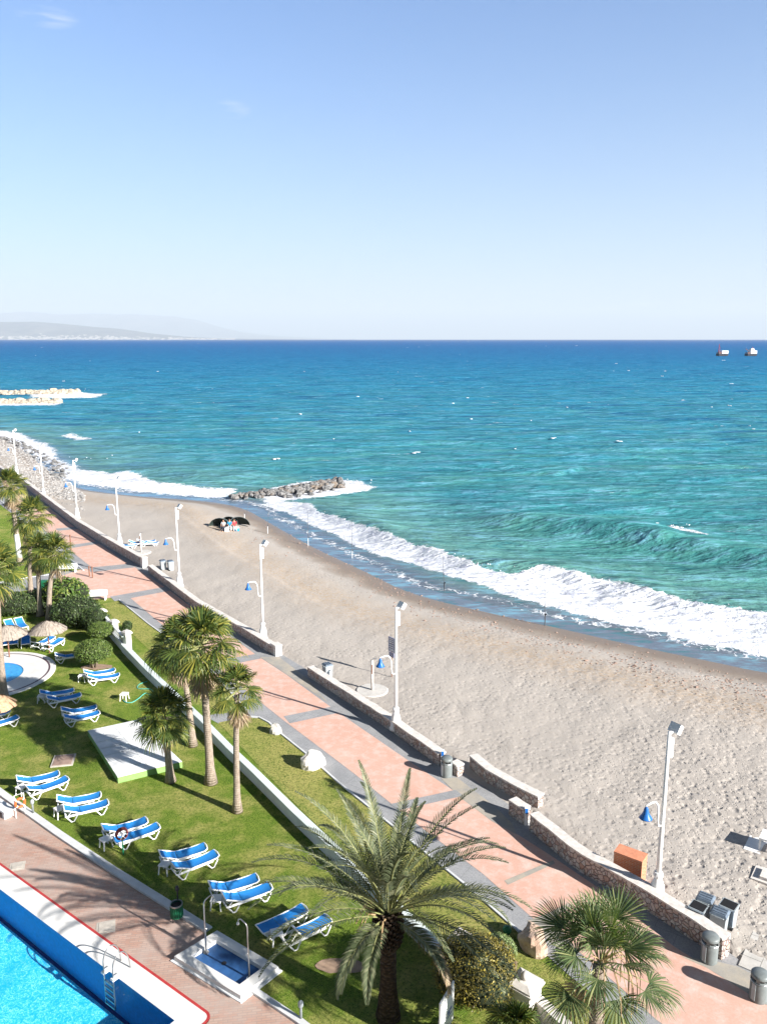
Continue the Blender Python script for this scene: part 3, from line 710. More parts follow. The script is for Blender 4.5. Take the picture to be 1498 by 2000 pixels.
# lips of the coping where the ladder stands
wm_ = MB(); dz = lambda q: -.85 - .45 * max(0, (Vector(q) - pa).dot(pt)) / (pb - pa).length
for a, b in ((pool_e[0], pool_e[1]), (pool_e[1], pool_e[2])):
    wm_.add([(*a, .034), (*b, .034), (*b, -4), (*a, -4)], [(0, 1, 2, 3)])
structure(wm_.build('pool_wall', M['pool_wall']))
tl = MB(); q0, q1 = pool_far, pb; tl.add([(*q0, -.59), (*q1, -1.54), (*(q1 + pn * .13), -1.5415), (*(q0 + pn * .13), -.5925)], [(0, 1, 2, 3)]); structure(tl.build('tile_and_shade_line', simple('navy_tile_and_shade', (.004, .03, .16), .5)))  # navy strip paints the tile row and the wall's thin shadow together
fl = [(*pool_far, -.6), (*pb, -1.55), (*(pb + pn * 11.5), -1.7), (*(pool_far + pn * 11.5), -.9)]
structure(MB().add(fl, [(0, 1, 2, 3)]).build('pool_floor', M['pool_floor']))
structure(MB().add([(*pool_far, -.13), (*pb, -.13), (*(pb + pn * 11.5), -.13), (*(pool_far + pn * 11.5), -.13)], [(3, 2, 1, 0)]).build('pool_water', M['pool_water']))
# tile kerb between deck and lawn: two steps
kb = MB(); kb.wall(kerb_line[:6], 1, .20, -.02, .10); kb.wall(kerb_line[:6], 1, .16, -.02, .05, .20); kb.wall(kerb_line[6:], 1, .22, -.02, .09)
structure(kb.build('kerb', M['kerb_white']))
# children's pool surround and water
kc = (-25.1, 48.9)
def disc(r, n=64, rin=0):
    o = [(kc[0] + r * math.cos(2 * math.pi * i / n), kc[1] + r * math.sin(2 * math.pi * i / n)) for i in range(n)]
    return o
def ring(r0, r1, z): a, b = disc(r0), disc(r1); return ribbon(a + a[:1], b + b[:1], z)
rm = ring(2.0, 3.95, .06); a_ = disc(3.95); rm.add([(*p, .06) for p in a_ + a_[:1]] + [(*p, -.02) for p in a_ + a_[:1]], [(i, i + 1, 66 + i, 65 + i) for i in range(64)])
structure(rm.build('paddling_pool_surround', M['coping'])); structure(ring(3.50, 3.62, .065).build('drain_channel', simple('drain_channel', (.10, .06, .08), .7)))
kw = MB(); b_ = disc(2.0); kw.add([(*p, .06) for p in b_ + b_[:1]] + [(*p, -.6) for p in b_ + b_[:1]], [(i, i + 1, 66 + i, 65 + i) for i in range(64)]); structure(kw.build('paddling_pool_wall', M['pool_wall']))
structure(MB().sheet(disc(2.0), .02).build('paddling_pool_floor', M['kid_floor']))
structure(MB().sheet(disc(2.0), .042).build('paddling_pool_water', M['pool_water']))
# promenade
prom_r = wallbase[:]; prom_poly = left_edge + [(-260, 400)] + [p for p in offs(wallbase, -.55)][::-1]
structure(MB().sheet(prom_poly, .012).build('promenade_edge_paving', M['grey']))
pinkL = PL([(1400, 2080), (1281, 1993), (1211, 1930), (1118, 1850), (1038, 1793), (944, 1709), (800, 1600), (693, 1513), (610, 1450), (554, 1408), (450, 1325), (317, 1221), (253, 1167), (138, 1076), (60, 1015), (20, 985)])
pinkR = PL([(1640, 2050), (1498, 1964), (1317, 1851), (1178, 1742), (1075, 1672), (998, 1623), (900, 1555), (798, 1487), (660, 1392), (560, 1319), (502, 1281), (382, 1193), (328, 1151), (256, 1106), (127, 1016), (90, 988), (52, 964), (0, 930)])
def resamp(line, n):
    L = [0]
    for a, b in zip(line[:-1], line[1:]): L.append(L[-1] + math.hypot(b[0] - a[0], b[1] - a[1]))
    out = []
    for i in range(n):
        t = L[-1] * i / (n - 1); j = max(k for k in range(len(L)) if L[k] <= t + 1e-9); j = min(j, len(line) - 2)
        u = (t - L[j]) / max(1e-9, L[j + 1] - L[j]); out.append((line[j][0] * (1 - u) + line[j + 1][0] * u, line[j][1] * (1 - u) + line[j + 1][1] * u))
    return out
structure(MB().sheet(pinkL + pinkR[::-1], .018).build('promenade', M['pink']))
structure(MB().sheet(PL([(112, 1128), (160, 1112), (262, 1107), (323, 1152), (236, 1166), (200, 1170), (170, 1172), (150, 1160)]), .0165).build('plaza_paving', M['pink']))
bands = MB()
for q in (((554, 1400), (655, 1380), (668, 1392), (566, 1414)), ((762, 1572), (890, 1544), (905, 1556), (780, 1584)), ((215, 1166), (322, 1147), (334, 1154), (224, 1175)), ((168, 1110), (258, 1101), (268, 1108), (178, 1118)), ((125, 1067), (187, 1058), (195, 1062), (133, 1072)), ((108, 1033), (150, 1029), (156, 1033), (114, 1037)), ((443, 1288), (500, 1278), (510, 1287), (455, 1298)), ((330, 1210), (392, 1196), (398, 1200), (338, 1216))):
    bands.sheet(PL(q), .024)
structure(bands.build('promenade_bands', M['grey']))
lb = MB().sheet(PL([(985, 1722), (1080, 1682), (1084, 1688), (992, 1730)]), .024); lb.sheet(PL([(1030, 1800), (1070, 1786), (1110, 1766), (1118, 1772), (1080, 1796), (1120, 1850), (1100, 1862), (1050, 1822)]), .024)
structure(lb.build('worn_paving_joint', M['dusty']))
# sand-dusted openings in the stone wall
d1 = MB().sheet(PL([(508, 1284), (545, 1284), (600, 1326), (640, 1372), (610, 1352), (560, 1318)]), .022)
d1.sheet(PL([(862, 1522), (893, 1520), (925, 1545), (965, 1575), (1000, 1610), (1010, 1632), (960, 1605), (900, 1560)]), .022)
d1.sheet(PL([(1330, 1870), (1400, 1880), (1440, 1890), (1470, 1905), (1560, 1960), (1600, 2030), (1498, 1966), (1380, 1892)]), .022)
structure(d1.build('dusty_paving', M['dusty']))
# verges
v1 = PL([(200, 1180), (232, 1174), (288, 1220), (331, 1251), (440, 1345), (478, 1388), (427, 1396), (380, 1348), (300, 1278), (254, 1235), (226, 1212)])
v2 = PL([(427, 1412), (480, 1402), (505, 1404), (524, 1414), (550, 1438), (600, 1478), (638, 1511), (660, 1532), (800, 1645), (924, 1746), (1000, 1812), (1012, 1824), (1000, 1832), (1040, 1868), (1098, 1905), (1130, 1945), (1170, 2010), (1120, 2030), (1010, 1950), (900, 1860), (740, 1728), (590, 1585), (480, 1470)])
structure(MB().sheet(v1, .018).build('verge_lawn', M['verge'])); structure(MB().sheet(v2, .0185).build('verge_grass', M['verge']))
vk = MB(); vk.wall(PL([(232, 1173), (288, 1219), (331, 1250), (440, 1344), (480, 1388)]), 1, .09, 0, .07); vk.wall(PL([(480, 1401), (505, 1403), (524, 1413), (550, 1437), (600, 1477), (660, 1531), (800, 1644), (924, 1745), (1012, 1823)]), 1, .09, 0, .07)
vk.wall(PL([(0, 978), (30, 1005), (162, 1115)]), 1, .12, 0, .07); vk.wall(PL([(-10, 1140), (60, 1128), (118, 1120)]), 1, .1, 0, .06)
structure(vk.build('verge_kerb', M['kerb_white']))
structure(MB().sheet(PL([(-60, 1150), (0, 1138), (60, 1127), (112, 1117), (168, 1113), (150, 1160), (118, 1140), (60, 1152), (0, 1162), (-60, 1170)]), .008).build('garden_path', M['grey']))
structure(MB().sheet(PL([(-10, 978), (0, 968), (40, 1005), (150, 1098), (166, 1112), (150, 1112), (30, 1008)]), .0145).build('promenade_walk', M['grey']))
structure(MB().sheet(PL([(400, 1400), (427, 1394), (505, 1384), (520, 1400), (500, 1404), (427, 1414)]), .0155).build('cross_path', M['grey']))
# bare soil patches in the lawn
sp = random.Random(3); soil = MB()
for (px, py, rx, ry) in ((665, 1888, .9, .4), (190, 1303, 1.1, .5), (980, 1890, .6, .5)):
    c = P(px, py); soil.add([(c[0] + rx * math.cos(a * .3927) * sp.uniform(.75, 1.1), c[1] + ry * math.sin(a * .3927) * sp.uniform(.75, 1.1), .0215) for a in range(16)], [tuple(range(16))])
structure(soil.build('bare_soil', M['soil']))
# ---- paving slabs that lead onto the sand at the right
sl = MB(); a0 = Vector(P(1442, 1888)); ux = Vector((.80, -.60)); uy = Vector((.60, .80))
for i in range(6):
    for j in range(5):
        c = a0 + ux * (.62 * i + .3) + uy * (.62 * j + .3 + (.16 if i % 2 else 0)); sl.box((c.x, c.y, .0), (.605, .605, .09), math.atan2(ux.y, ux.x))
structure(sl.build('slab_path', M['concrete']))
# ---- hills across the bay
def ridge(name, pts, Y, depth, seed):
    rr = random.Random(seed); mb = MB(); nx, ny = 150, 14; xs0, xs1 = pts[0][0], pts[-1][0]
    hx = [p[0] for p in pts]; hy = [p[1] for p in pts]
    for j in range(ny + 1):
        for i in range(nx + 1):
            px = xs0 + (xs1 - xs0) * i / nx; sk = np.interp(px, hx, hy)
            h = max(0, (662.5 - sk)) / F * Y * 1.02
            v = j / ny; prof = math.sin(math.pi * min(1, v * .62 + .0)) ** .9
            nz = float(fbm(np.array([px * .035 + seed]), np.array([v * 5.0]), 4)[0])
            z = SEA - 30 + (h + 30) * prof * (1 - (1 - v) * .55 * nz) if v < .99 else SEA - 3 + h * .8
            yy = Y - depth * .5 + depth * v; mb.v.append(((px - 749) / F * Y / CP, yy, z))
    for j in range(ny):
        for i in range(nx): a = j * (nx + 1) + i; mb.f.append((a, a + 1, a + nx + 2, a + nx + 1))
    o = mb.build(name, M['hill'], smooth=True); structure(o); return o
ridge('hills', [(-500, 640), (-200, 622), (0, 627), (60, 626), (110, 630), (150, 634), (230, 641), (290, 650), (350, 656), (430, 660), (560, 661.5), (600, 662)], 37000, 6000, 3)
ridge('mountains', [(-500, 600), (-200, 615), (0, 611), (40, 606), (80, 609), (120, 613), (170, 611), (230, 611), (280, 613), (340, 617), (380, 623), (420, 636), (470, 648), (540, 656), (640, 661), (700, 662)], 75000, 12000, 8)
tn = MB(); rr = random.Random(11)
for i in range(520):
    px = rr.uniform(-300, 470) if i % 3 else rr.uniform(-300, 260); q = abs(rr.gauss(0, 1)); top = np.interp(px, [-300, 0, 110, 230, 350, 500], [8, 11, 10, 7, 3.5, 1])
    hz_ = min(q * .45, 1) * top / F * 33500; x = (px - 749) / F * 33500 / CP; s_ = rr.uniform(35, 130)
    tn.box((x, 33500 + hz_ * 9, hz_ + 14), (s_, 30, rr.uniform(20, 50)))
tag(tn.build('distant_town', M['town_white']), 'pale houses of a town spread along the foot of the hills across the bay', kind='stuff')
# ---- haze
bx = MB().box((0, 43000, 560), (150000, 90000, 1136))
for i, v in enumerate(bx.v): bx.v[i] = (v[0], v[1], -40 if v[2] < 0 else 2900)
hm = bpy.data.materials.new('haze_air'); hm.use_nodes = True; ht = hm.node_tree; ht.nodes.remove(ht.nodes['Principled BSDF'])
pv = ht.nodes.new('ShaderNodeVolumePrincipled'); pv.inputs['Color'].default_value = (.80, .90, 1, 1); pv.inputs['Density'].default_value = HAZE; pv.inputs['Anisotropy'].default_value = .0
ht.links.new(pv.outputs[0], ht.nodes['Material Output'].inputs['Volume'])
if HAZE: tag(bx.build('haze', hm), 'thin sea haze that pales the far hills', kind='stuff')
# ---- whitecaps
wc = MB(); rr = random.Random(21)
for i in range(60):
    py = 664 + 250 * rr.random() ** 1.7; px = rr.uniform(-80, 1580)
    x, y = P(px, py, SEA)
    if y < 150 or (px < 250 and py > 755): continue
    L = rr.uniform(.25, .9) * (1 + y / 900.0) * .8; h = rr.uniform(.04, .11) * (1 + y / 1500.0)
    for k in range(rr.choice((1, 1, 2, 3))):
        wc.ball((x + rr.uniform(-L, L), y + rr.uniform(-1, 1), SEA + .18 + h * .2), 1, 7, 4, .25, (L * rr.uniform(.4, 1), .4, h))
tag(wc.build('whitecaps', M['foam'], smooth=True), 'small white foam crests scattered over the open sea', kind='stuff')
# clumps of broken water along the breaker
bk = MB(); rr = random.Random(22)
for i in range(120):
    t = rr.random() ** .8; j = t * (len(crest1) - 2); a = int(j); u = j - a
    x = crest1[a][0] * (1 - u) + crest1[a + 1][0] * u; y = crest1[a][1] * (1 - u) + crest1[a + 1][1] * u
    if t < .25 and rr.random() < .6: continue
    x += rr.gauss(-.8, .8); y += rr.gauss(-.8, .8); r = rr.uniform(.02, .07)
    bk.ball((x, y, SEA + .45 + rr.uniform(-.1, .25)), r, 7, 5, .35, (1.2, .9, .8))
for c, n, sp_, up in ((P(655, 944, SEA), 30, 3, .5), (P(122, 764, SEA), 16, 8, 1.5), (P(1310, 1034, SEA), 60, 1.2, .4), (P(100, 900, SEA), 20, 9, .3)):
    for i in range(n): bk.ball((c[0] + rr.gauss(0, sp_), c[1] + rr.gauss(0, sp_ * .5), SEA + abs(rr.gauss(0, up)) * .6), rr.uniform(.03, .10) * (1 if up < 2 else 4), 6, 4, .35, (1.3, .9, .8))
tag(bk.build('breaking_foam', M['foam'], smooth=True), 'lumps of white spray thrown up along the breaking wave', kind='stuff')

# ---- the hotel whose balcony holds the camera, unseen; added to cut the sky fill
ht_ = thing('unseen_hotel_block', 'pale hotel slab with balconies behind the viewpoint, unseen, added to cut sky light', 'hotel', (-.9, -2.6, 0), math.atan2(.6, -.8))
MB().box((2, 9, 19), (130, 16, 38)).build('wall', M['white_wall'], ht_)
for k in range(12):
    if k == 6: continue
    MB().box((2, .45, 3.2 * k + 2.9), (128, 1.3, .18)).build('unseen_balcony_slab', M['concrete'], ht_)
# ================================================================== street lamps
def make_lamp():
    t = thing('street_lamp', '', 'street lamp')
    MB().lathe([(.36, 0), (.36, .10), (.30, .16), (.25, .75), (.17, .95), (.13, 1.15)], 14).build('base', M['white_paint'], t, True)
    MB().lathe([(.10, 1.1), (.088, 2.5), (.075, 4.4), (.06, 7.0)], 12).build('pole', M['white_paint'], t, True)
    MB().lathe([(.17, 1.1), (.19, 1.2), (.15, 1.3)], 14).build('collar', M['white_paint'], t)
    arm = [(0, -.10, 3.25), (0, -.26, 3.32), (0, -.30, 3.6), (0, -.30, 3.95), (0, -.36, 4.2), (0, -.50, 4.38), (0, -.75, 4.42), (0, -1.06, 4.40)]
    MB().tube(arm, .035, 8).build('arm', M['white_paint'], t, True)
    sh = MB().lathe([(.05, 4.34), (.08, 4.28), (.10, 4.14), (.13, 4.09), (.15, 4.04), (.22, 3.94), (.24, 3.91), (.21, 3.92), (.13, 4.0)], 18, (0, -1.02, 0), False); sh.ball((0, -1.02, 4.3), .06)
    sh.build('lamp_shade', M['blue_shade'], t, True)
    MB().ball((0, -1.02, 3.95), .08, 12, 8, sc=(1, 1, .7)).build('bulb_glass', M['white_plastic'], t, True)
    MB().box((0, .14, 6.35), (.16, .14, .75)).build('control_box', M['white_paint'], t)
    h = MB(); mt = Matrix.Translation((0, .34, 7.05)) @ Matrix.Rotation(R(-35), 4, 'X')
    h.box((0, 0, 0), (.42, .18, .36), mat=mt); h.box((0, .12, 0), (.40, .05, .34), mat=mt)
    fl = h.build('floodlight', M['white_paint'], t); MB().box((0, .153, 0), (.32, .012, .26), mat=mt).build('floodlight_glass', M['grey_metal'], fl)
    MB().box((0, .12, 6.95), (.10, .28, .06)).build('bracket', M['white_paint'], t)
    return t
lamp = Once(make_lamp)
lamps = [((1282, 1756), 'tall white street lamp with blue shade next to the orange brick box'), ((773, 1420), 'white street lamp with blue shade beside the beach shower and notice board'),
         ((514, 1246), 'white lamp post by the wall end just above the clump of fan palms'), ((351, 1143), 'white lamp post on the wall next to two grey beach bins'),
         ((234, 1063), 'white lamp post on the wall near the small beach sunbeds'), ((151, 1010), 'white lamp post where the pebbles meet the smooth sand, third from the far end'),
         ((86, 970), 'white lamp post second from the far end, beside pebbles'), ((33, 925), 'farthest white lamp post, beside the rocky shore and behind a palm crown')]
wl_s = wallbase
for i, (q, lb_) in enumerate(lamps):
    p = P(*q, .25); d = math.atan2(.82, -.57)   # wall runs up left
    d2 = math.atan2(.57, .82) if i < 6 else math.atan2(.80, .60)
    lamp((p[0], p[1], .1), d2 - math.pi / 2, lb_, 'white street lamps along the beach wall')

# ================================================================== stone walls
def stone_wall(pts, h, label, th=.42, z0=-.25):
    line = PL(pts); line = resamp(line, max(3, int(math.dist(line[0], line[-1]) / .6)))
    t = thing('stone_wall', label, 'wall', (0, 0, 0), 0, 'rubble stone walls along the beach')
    rr = random.Random(len(label)); a = MB(); a.wall(line, -1, th, z0, h); a.build('wall_face', M['rubble'], t)
    c = MB(); c.wall([(x + rr.uniform(-.02, .02), y + rr.uniform(-.02, .02)) for x, y in line], -1, th + .06, h, h + .07, -.03); c.build('coping', M['white_stone'], t)
    return t
stone_wall([(1408, 1877), (1371, 1850), (1251, 1773), (1125, 1700), (1034, 1624)], .78, 'long stone wall running past the orange brick box, nearest stretch of the beach wall')
stone_wall([(1022, 1612), (993, 1592)], .70, 'very short stone wall block beside the foot shower, below the staggered wall')
stone_wall([(1050, 1583), (1000, 1558), (945, 1526), (917, 1500)], .62, 'short detached stone wall standing on the sand behind the bin opening')
stone_wall([(893, 1519), (880, 1511)], .55, 'pale stub of stone wall behind the grey litter bin in the middle opening')
stone_wall([(857, 1497), (764, 1429), (687, 1378), (601, 1322)], .60, 'stone wall below the beach shower, between two openings to the sand')
stone_wall([(533, 1280), (473, 1243), (382, 1190), (290, 1118)], .62, 'stone wall behind the clump of fan palms, from the opening up to the two beach bins')
stone_wall([(276, 1107), (206, 1066), (150, 1031), (48, 951), (0, 923), (-60, 878), (-150, 815)], .85, 'farthest and longest stone wall, running beside the pebble beach')
# white end posts of the wall
def wall_post(px, h, label):
    p = P(*px); t = thing('wall_pier', label, 'pier', (p[0], p[1], 0), R(-55), 'white piers at the wall openings')
    MB().box((0, 0, h / 2), (.62, .5, h), taper=.92).build('shaft', M['white_stone'], t); MB().box((0, 0, h + .04), (.66, .54, .08)).build('cap', M['white_stone'], t)
wall_post((282, 1108), .95, 'white pier between the two far stretches of stone wall'); wall_post((541, 1279), .7, 'white pier at the wall end by the upper opening to the sand')

# ================================================================== garden wall with glass and balustrade
gw = [(246, 1272), (293, 1321), (403, 1425), (454, 1478), (500, 1522), (584, 1606), (700, 1716), (862, 1869)]
gl = PL(gw); t = thing('garden_wall', 'long low white garden wall with glass screen between lawn and verge', 'wall')
glr = resamp(gl, 60)
MB().wall(glr, -1, .28, 0, .50).build('wall_body', M['white_wall'], t)
MB().wall(glr, -1, .34, .50, .58, -.03).build('coping', M['white_wall'], t)
for i in range(0, 58, 3):
    a, b = Vector(glr[i]), Vector(glr[i + 1]); d = (b - a).normalized(); n = Vector((d.y, -d.x)) if True else 0
    MB().box((*(a - n * (-.0) - Vector((-d.y, d.x)) * -.035), .25), (.22, .07, .50), math.atan2(d.y, d.x)).build('pilaster', M['white_wall'], t)
tops = offs(glr, -.16)
for i in range(0, 59, 3):
    a = tops[i]; b = tops[min(i + 3, 59)]; d = (Vector(b) - Vector(a)).normalized(); a2 = Vector(a) + d * .02; b2 = Vector(b) - d * .02; n = Vector((-d.y, d.x)) * .006
    MB().prism([tuple(a2 + n), tuple(b2 + n), tuple(b2 - n), tuple(a2 - n)], .59, 1.30).build('glass_panel', M['glass'], t)
# balustraded stretch
bl_pts = PL([(160, 1178), (199, 1218), (221, 1243), (246, 1272)])
t = thing('balustrade_wall', 'white wall with dark railing panels and pale piers beside the round bushes', 'wall')
blr = resamp(bl_pts, 22)
MB().wall(blr, -1, .24, 0, .55).build('wall_body', M['white_wall'], t)
MB().wall(blr, -1, .20, 1.05, 1.13, .02).build('top_rail', M['white_wall'], t)
for k in range(21):
    for u in (.25, .75):
        a, b = Vector(blr[k]), Vector(blr[k + 1]); p = a.lerp(b, u); d = (b - a).normalized(); q = p + Vector((d.y, -d.x)) * .12
        MB().box((q.x, q.y, .8), (.05, .05, .5), math.atan2(d.y, d.x)).build('baluster', M['grey_metal'], t)
def pillar(px, ztop, label, ball=False, w=.42):
    p = P(*px, ztop); t = thing('wall_pillar', label, 'pillar', (p[0], p[1], 0), math.atan2(.64, -.77), 'pale garden wall pillars')
    MB().box((0, 0, (ztop - .2) / 2), (w, w, ztop - .2)).build('shaft', M['white_stone'], t)
    c = MB(); c.box((0, 0, ztop - .17), (w + .16, w + .16, .07)); c.box((0, 0, ztop - .10), (w + .08, w + .08, .07)); c.box((0, 0, ztop - .02), (w + .1, w + .1, .10), taper=.55); c.build('capital', M['white_stone'], t)
    if ball: MB().ball((0, 0, ztop + .13), .15, 14, 10).build('ball_finial', M['white_stone'], t, True)
pillar((199, 1190), 1.35, 'farthest of the three pale pillars on the balustrade'); pillar((222, 1211), 1.35, 'middle of the three pale pillars on the balustrade'); pillar((247, 1232), 1.45, 'pale pillar where the balustrade meets the long white wall')
pillar((141, 1139), 1.4, 'pale pillar with a ball top behind the glossy shrub', True)
pillar((900, 1824), 1.35, 'stepped stone pillar standing over the bronze leaved bush', w=.5); pillar((1026, 1914), 1.35, 'stone pillar with ball finial beside the near fan palm', True, w=.75)
for pts, z_, lb_ in (([(906, 1842), (1004, 1928)], .85, 'narrow pale parapet between the stepped pillar and the ball pillar'), ([(1050, 1940), (1100, 1985), (1190, 2070)], .75, 'pale stone parapet under the near fan palm crown')):
    ln = PL(pts, z_); t = thing('parapet', lb_, 'wall'); MB().wall(ln, -1, .26, 0, z_ - .08).build('wall_body', M['white_stone'], t); MB().wall(ln, -1, .34, z_ - .08, z_, -.04).build('coping', M['white_stone'], t)

# ================================================================== palms
def fan_leaf(mb, pb_, org, az, el, Lp, Rr, nseg, droop, rr, spread=115):
    """a palmate leaf: blade segments into mb, petiole into pb_"""
    d = Vector((math.cos(az) * math.cos(el), math.sin(az) * math.cos(el), math.sin(el)))
    side = Vector((-math.sin(az), math.cos(az), 0)); up = side.cross(d) * -1
    if up.z < 0 and el < R(88): up = -up
    org = Vector(org); pts = [org]
    for k in range(1, 4): u = k / 3; pts.append(org + d * Lp * u + Vector((0, 0, -1)) * Lp * .16 * u * u * (1 if el > 0 else .5))
    if pb_ is not None: pb_.tube(pts, [.022, .018, .015, .012], 4, False)
    hub = pts[-1]; d2 = (pts[-1] - pts[-2]).normalized(); up2 = side.cross(d2); up2 = up2 if up2.z > 0 else -up2
    tw = rr.uniform(-.35, .35); side2 = side * math.cos(tw) + up2 * math.sin(tw); up2 = d2.cross(side2); up2 = up2 if up2.z > 0 else -up2
    for i in range(nseg):
        th = R(-spread + 2 * spread * (i + .5) / nseg) + rr.uniform(-.03, .03)
        L = Rr * (1 - .25 * (abs(th) / R(spread)) ** 2) * rr.uniform(.9, 1.06)
        s = d2 * math.cos(th) + side2 * math.sin(th); nrm = (up2 + s * -.12).normalized(); cr = s.cross(nrm).normalized()
        w0 = .006; w1 = L * math.sin(R(spread) / nseg) * .42
        fold = .35 * (1 if i % 2 else -1); cup = .10 * abs(math.sin(th))
        p1 = hub + s * L * .5 + up2 * (cup * L - .02) - Vector((0, 0, 1)) * L * droop * .10
        p2 = hub + s * L * .78 + up2 * cup * L * .7 - Vector((0, 0, 1)) * L * droop * .32
        p3 = hub + s * L * (1.0 - droop * .15) - Vector((0, 0, 1)) * L * droop * .75
        f = nrm * w1 * fold
        mb.add([hub - cr * w0, hub + cr * w0, p1 + cr * w1 + f, p1 - cr * w1 - f, p2 + cr * w1 * .75 + f, p2 - cr * w1 * .75 - f, p3], [(0, 1, 2, 3), (3, 2, 4, 5), (5, 4, 6)])
def fan_crown(seed, r, nleaf=34, nseg=24, skirt=8, droopmul=.8):
    rr = random.Random(seed); lv, st, dd = MB(), MB(), MB()
    for i in range(nleaf):
        u = i / nleaf; el = R(88 - 128 * u ** 1.15 + rr.uniform(-10, 10)); az = i * 2.39996 + rr.uniform(-.25, .25)
        Lp = r * rr.uniform(.38, .62) * (1 if u < .85 else .85); Rr = r * rr.uniform(.46, .60)
        fan_leaf(lv, st, (0, 0, .25 * (1 - u)), az, el, Lp, Rr, nseg, droopmul * (.25 + .75 * u) * rr.uniform(.7, 1.2), rr)
    for i in range(skirt):
        fan_leaf(dd, dd, (0, 0, -.15 - .3 * rr.random()), rr.uniform(0, 6.3), R(rr.uniform(-78, -50)), r * .3, r * .5, 12, .3, rr, 60)
    return lv, st, dd
crowns = {}
def fan_palm(label, base, crown_px, r, variant, trunk_r, skirt=True, group='fan palms in the hotel garden', zfix=None, whitewash=False, bm_=None, rot=0.0, dense=34):
    b = bm_ or P(*base); zx, zz = PZ(*crown_px, b[1]); zz = zfix or zz
    t = thing('fan_palm', label, 'palm tree', (b[0], b[1], 0), 0, group)
    dx = zx - b[0]; pts = []; rad = []
    for k in range(11):
        u = k / 10; pts.append((dx * u * u, .12 * math.sin(u * 3 + variant), zz * u)); rad.append(trunk_r * (1 + .75 * math.exp(-u * zz / .45)) * (1 - .22 * u))
    MB().tube(pts, rad, 12).build('trunk', M['fan_trunk'], t, True)
    if whitewash: MB().tube([Vector(p_) for p_ in pts[1:5]], [q * 1.04 for q in rad[1:5]], 12).build('whitewash_band', M['white_paint'], t, True)
    key = (variant, skirt, dense)
    if key not in crowns:
        lv, st, dd = fan_crown(variant * 7 + 1, 1.0, nleaf=dense, skirt=14 if skirt else 3)
        crowns[key] = [lv.build('crown', M['fan']), st.build('leaf_stalks', M['stalk']), dd.build('dead_leaf_skirt', M['dead'])]
        src = crowns[key]
    else:
        src = [o.copy() for o in crowns[key]]
        for o in src: col.objects.link(o)
    for o in src: o.parent = t; o.location = (dx, .12 * math.sin(3 + variant), zz - .05); o.scale = (r, r, r * .95); o.rotation_euler = (0, 0, rot + variant)
    return t
fan_palm('slim fan palm with tan dead skirt, standing rightmost of the clump by the white wall', (463, 1588), (464, 1350), 1.35, 1, .15, rot=.4, dense=26)
fan_palm('tallest fan palm of the clump with a thick pale trunk and very full crown', (411, 1532), (395, 1266), 2.05, 2, .20, dense=40)
fan_palm('fan palm with dark short trunk at the front corner of the white platform', (333, 1527), (322, 1402), 1.65, 3, .17, skirt=False)
fan_palm('leaning fan palm with a brown hanging skirt behind the white platform', (377, 1455), (348, 1268), 1.75, 4, .17, dense=40)
fan_palm('fan palm whose pale trunk stands right beside the thatched parasol, near the glossy shrub', (98, 1208), (106, 1085), 1.75, 5, .20, skirt=False, dense=40)
fan_palm('fan palm with slender trunk just beyond the thatched parasol', (79, 1203), (72, 1078), 1.6, 6, .19)
fan_palm('dark crowned fan palm behind the pair of trunks by the hedge', (60, 1168), (62, 1012), 2.0, 7, .2)
fan_palm('farthest fan palm, with a whitewashed trunk on the far lawn', (38, 1104), (22, 950), 1.9, 8, .24, whitewash=True)
fan_palm('fan palm with a bare pale trunk rising beside the paddling pool', (10, 1378), (-4, 1118), 1.9, 9, .2, skirt=False, rot=1.0)

# the date palm
def frond(mb, rb, org, az, el, L, droop, rr, npair=46, curl=0.0):
    n = 16; p = Vector(org); pts = [p.copy()]; dirs = []
    h = Vector((math.cos(az), math.sin(az), 0)); e = el
    for k in range(n):
        u = k / n; e -= droop / n * (.35 + 1.5 * u); a = az + curl * u; h = Vector((math.cos(a), math.sin(a), 0))
        d = h * math.cos(e) + Vector((0, 0, 1)) * math.sin(e); p = p + d * L / n; pts.append(p.copy()); dirs.append(d)
    rb.tube(pts, [.024 * (1 - .8 * k / n) + .004 for k in range(n + 1)], 5, False)
    for j in range(npair):
        u = .14 + .86 * (j + .5) / npair; x = u * n; k = min(int(x), n - 1); q = pts[k].lerp(pts[k + 1], x - k); d = dirs[k]
        side = d.cross(Vector((0, 0, 1))); side = side.normalized() if side.length > .05 else Vector((-math.sin(az), math.cos(az), 0)); up = side.cross(d).normalized()
        Ll = .44 * math.sin(math.pi * min(1, .16 + u * .84)) ** .6 * (1 - .35 * u) * rr.uniform(.88, 1.1) + .06
        fw = R(62 - 38 * u)
        for sgn in (-1, 1):
            ld = (side * sgn * math.sin(fw) + d * math.cos(fw) + up * rr.uniform(.22, .48)).normalized()
            tip = q + ld * Ll - Vector((0, 0, .18 * Ll)); mid = q + ld * Ll * .5; wv = ld.cross(up).normalized() * .021
            mb.add([q - wv * .6, q + wv * .6, mid + wv, mid - wv, tip], [(0, 1, 2, 3), (3, 2, 4)])
dp = P(758, 1986)
t = thing('date_palm', 'large feathery date palm with dark scaly trunk in the foreground lawn', 'palm tree', (dp[0], dp[1], 0))
zt = PZ(760, 1785, dp[1])[1]
tr = MB(); prof = []
rr = random.Random(4)
for k in range(40):
    z = zt * k / 39; r = .34 - .09 * min(1, k / 12) + .06 * math.exp(-z * 1.5) + (.0 if z < zt - 1.15 else .13 * math.sin(math.pi * min(1, (z - zt + 1.15) / 1.3)))
    prof.append((r, z))
tr.lathe(prof, 22, jit=.045); tr.build('trunk', M['date_trunk'], t)
bt = MB()
